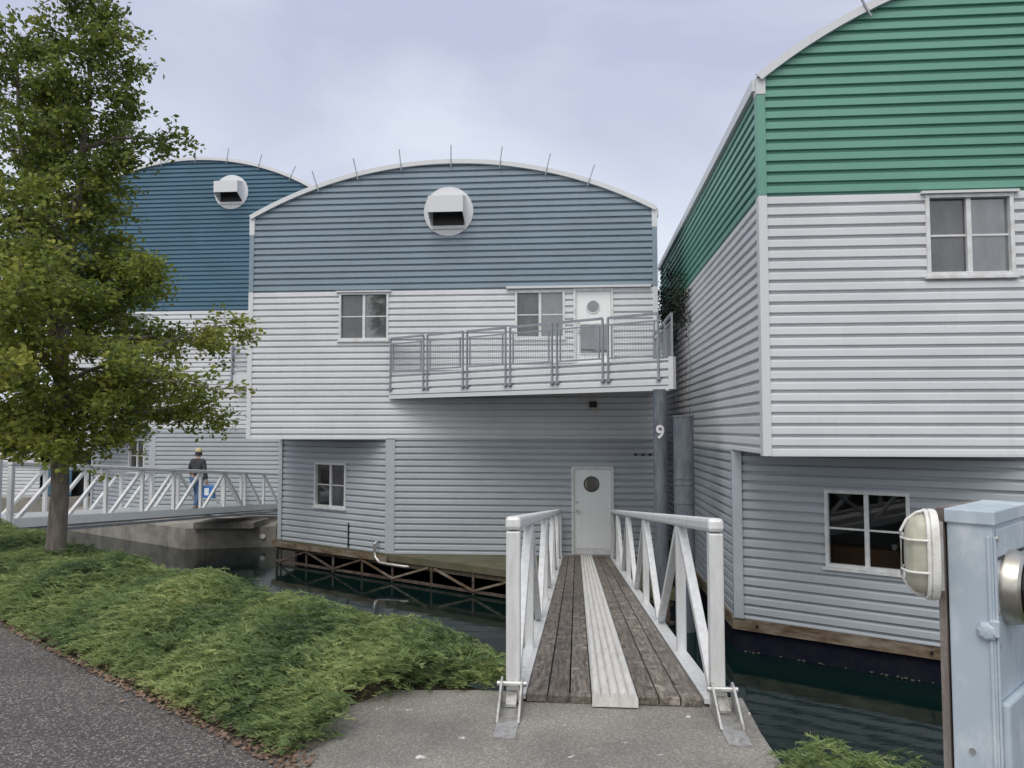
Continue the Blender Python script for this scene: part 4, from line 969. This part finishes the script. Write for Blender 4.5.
# ================================================================== LIGHT, SKY, CAMERA
SUN_EL, SUN_AZ = R(58), R(196)      # azimuth clockwise from +Y (behind the viewer, slightly left)
sd = Vector((math.sin(SUN_AZ) * math.cos(SUN_EL), math.cos(SUN_AZ) * math.cos(SUN_EL), math.sin(SUN_EL)))
sun = bpy.data.lights.new('sun', 'SUN'); sun.energy = 1.5; sun.angle = R(32); sun.color = (1, .97, .92)
so = bpy.data.objects.new('sun', sun); COL.objects.link(so); so.rotation_euler = sd.to_track_quat('Z', 'Y').to_euler(); so.location = (0, -20, 40)
W = bpy.data.worlds.new('World'); SC.world = W; W.use_nodes = True; nt = W.node_tree; nt.nodes.clear(); L = nt.links.new
out = _n(nt, 'ShaderNodeOutputWorld'); bgd = _n(nt, 'ShaderNodeBackground'); bgd.inputs[1].default_value = .1; L(bgd.outputs[0], out.inputs[0])
sky = _n(nt, 'ShaderNodeTexSky', sky_type='NISHITA'); sky.sun_disc = False; sky.sun_elevation = SUN_EL; sky.sun_rotation = SUN_AZ
tc = _n(nt, 'ShaderNodeTexCoord'); mp = _n(nt, 'ShaderNodeMapping'); mp.inputs['Scale'].default_value = (1, 1, 2.2); L(tc.outputs['Generated'], mp.inputs[0])
nz = _n(nt, 'ShaderNodeTexNoise'); nz.inputs['Scale'].default_value = 1.7; nz.inputs['Detail'].default_value = 5; nz.inputs['Roughness'].default_value = .5; nz.inputs['Distortion'].default_value = .6; L(mp.outputs[0], nz.inputs[0])
sep = _n(nt, 'ShaderNodeSeparateXYZ'); L(tc.outputs['Generated'], sep.inputs[0])
el = _n(nt, 'ShaderNodeMapRange'); el.inputs[1].default_value = .10; el.inputs[2].default_value = .50; el.inputs[3].default_value = .85; el.inputs[4].default_value = -.05; L(sep.outputs[2], el.inputs[0])
nn = _n(nt, 'ShaderNodeMapRange'); nn.inputs[1].default_value = .35; nn.inputs[2].default_value = .68; nn.inputs[3].default_value = -.45; nn.inputs[4].default_value = .5; L(nz.outputs[0], nn.inputs[0])
ad = _n(nt, 'ShaderNodeMath', operation='ADD'); ad.use_clamp = True; L(el.outputs[0], ad.inputs[0]); L(nn.outputs[0], ad.inputs[1])
cr = _n(nt, 'ShaderNodeValToRGB'); cr.color_ramp.elements[0].color = (.53, .565, .73, 1); cr.color_ramp.elements[1].color = (.80, .85, .94, 1); L(ad.outputs[0], cr.inputs[0])
# overcast: brighter towards the hidden sun
dt = _n(nt, 'ShaderNodeVectorMath', operation='DOT_PRODUCT'); L(tc.outputs['Generated'], dt.inputs[0]); dt.inputs[1].default_value = tuple(sd)
br = _n(nt, 'ShaderNodeMapRange'); br.inputs[1].default_value = .1; br.inputs[2].default_value = 1.0; br.inputs[3].default_value = 10.7; br.inputs[4].default_value = 15.5; L(dt.outputs['Value'], br.inputs[0])
sc_ = _n(nt, 'ShaderNodeVectorMath', operation='SCALE'); 
wf = _n(nt, 'ShaderNodeMapRange'); wf.inputs[1].default_value = .35; wf.inputs[2].default_value = .8; L(dt.outputs['Value'], wf.inputs[0])
wm = _n(nt, 'ShaderNodeMix', data_type='RGBA'); L(wf.outputs[0], wm.inputs[0]); L(cr.outputs[0], wm.inputs[6]); wm.inputs[7].default_value = (.80, .79, .77, 1); L(wm.outputs[2], sc_.inputs[0]); L(br.outputs[0], sc_.inputs['Scale'])
mx = _n(nt, 'ShaderNodeMix', data_type='RGBA'); mx.inputs[0].default_value = .90; L(sky.outputs[0], mx.inputs[6]); L(sc_.outputs[0], mx.inputs[7]); L(mx.outputs[2], bgd.inputs[0])

cam = bpy.data.cameras.new('camera'); cam.sensor_width = 36; cam.lens = 36 * 769 / 1024; cam.clip_end = 3000; cam.clip_start = .05
co = bpy.data.objects.new('camera', cam); COL.objects.link(co); co.location = (0, 0, 1.6)
co.rotation_euler = (R(90) + math.atan(44 / 769), 0, math.atan(64 / math.hypot(769, 44))); SC.camera = co
vs = SC.view_settings; vs.view_transform = 'Standard'; vs.look = 'None'; vs.gamma = 1; vs.exposure = 0; vs.use_curve_mapping = False
SC.cycles.max_bounces = 8; SC.cycles.transparent_max_bounces = 8
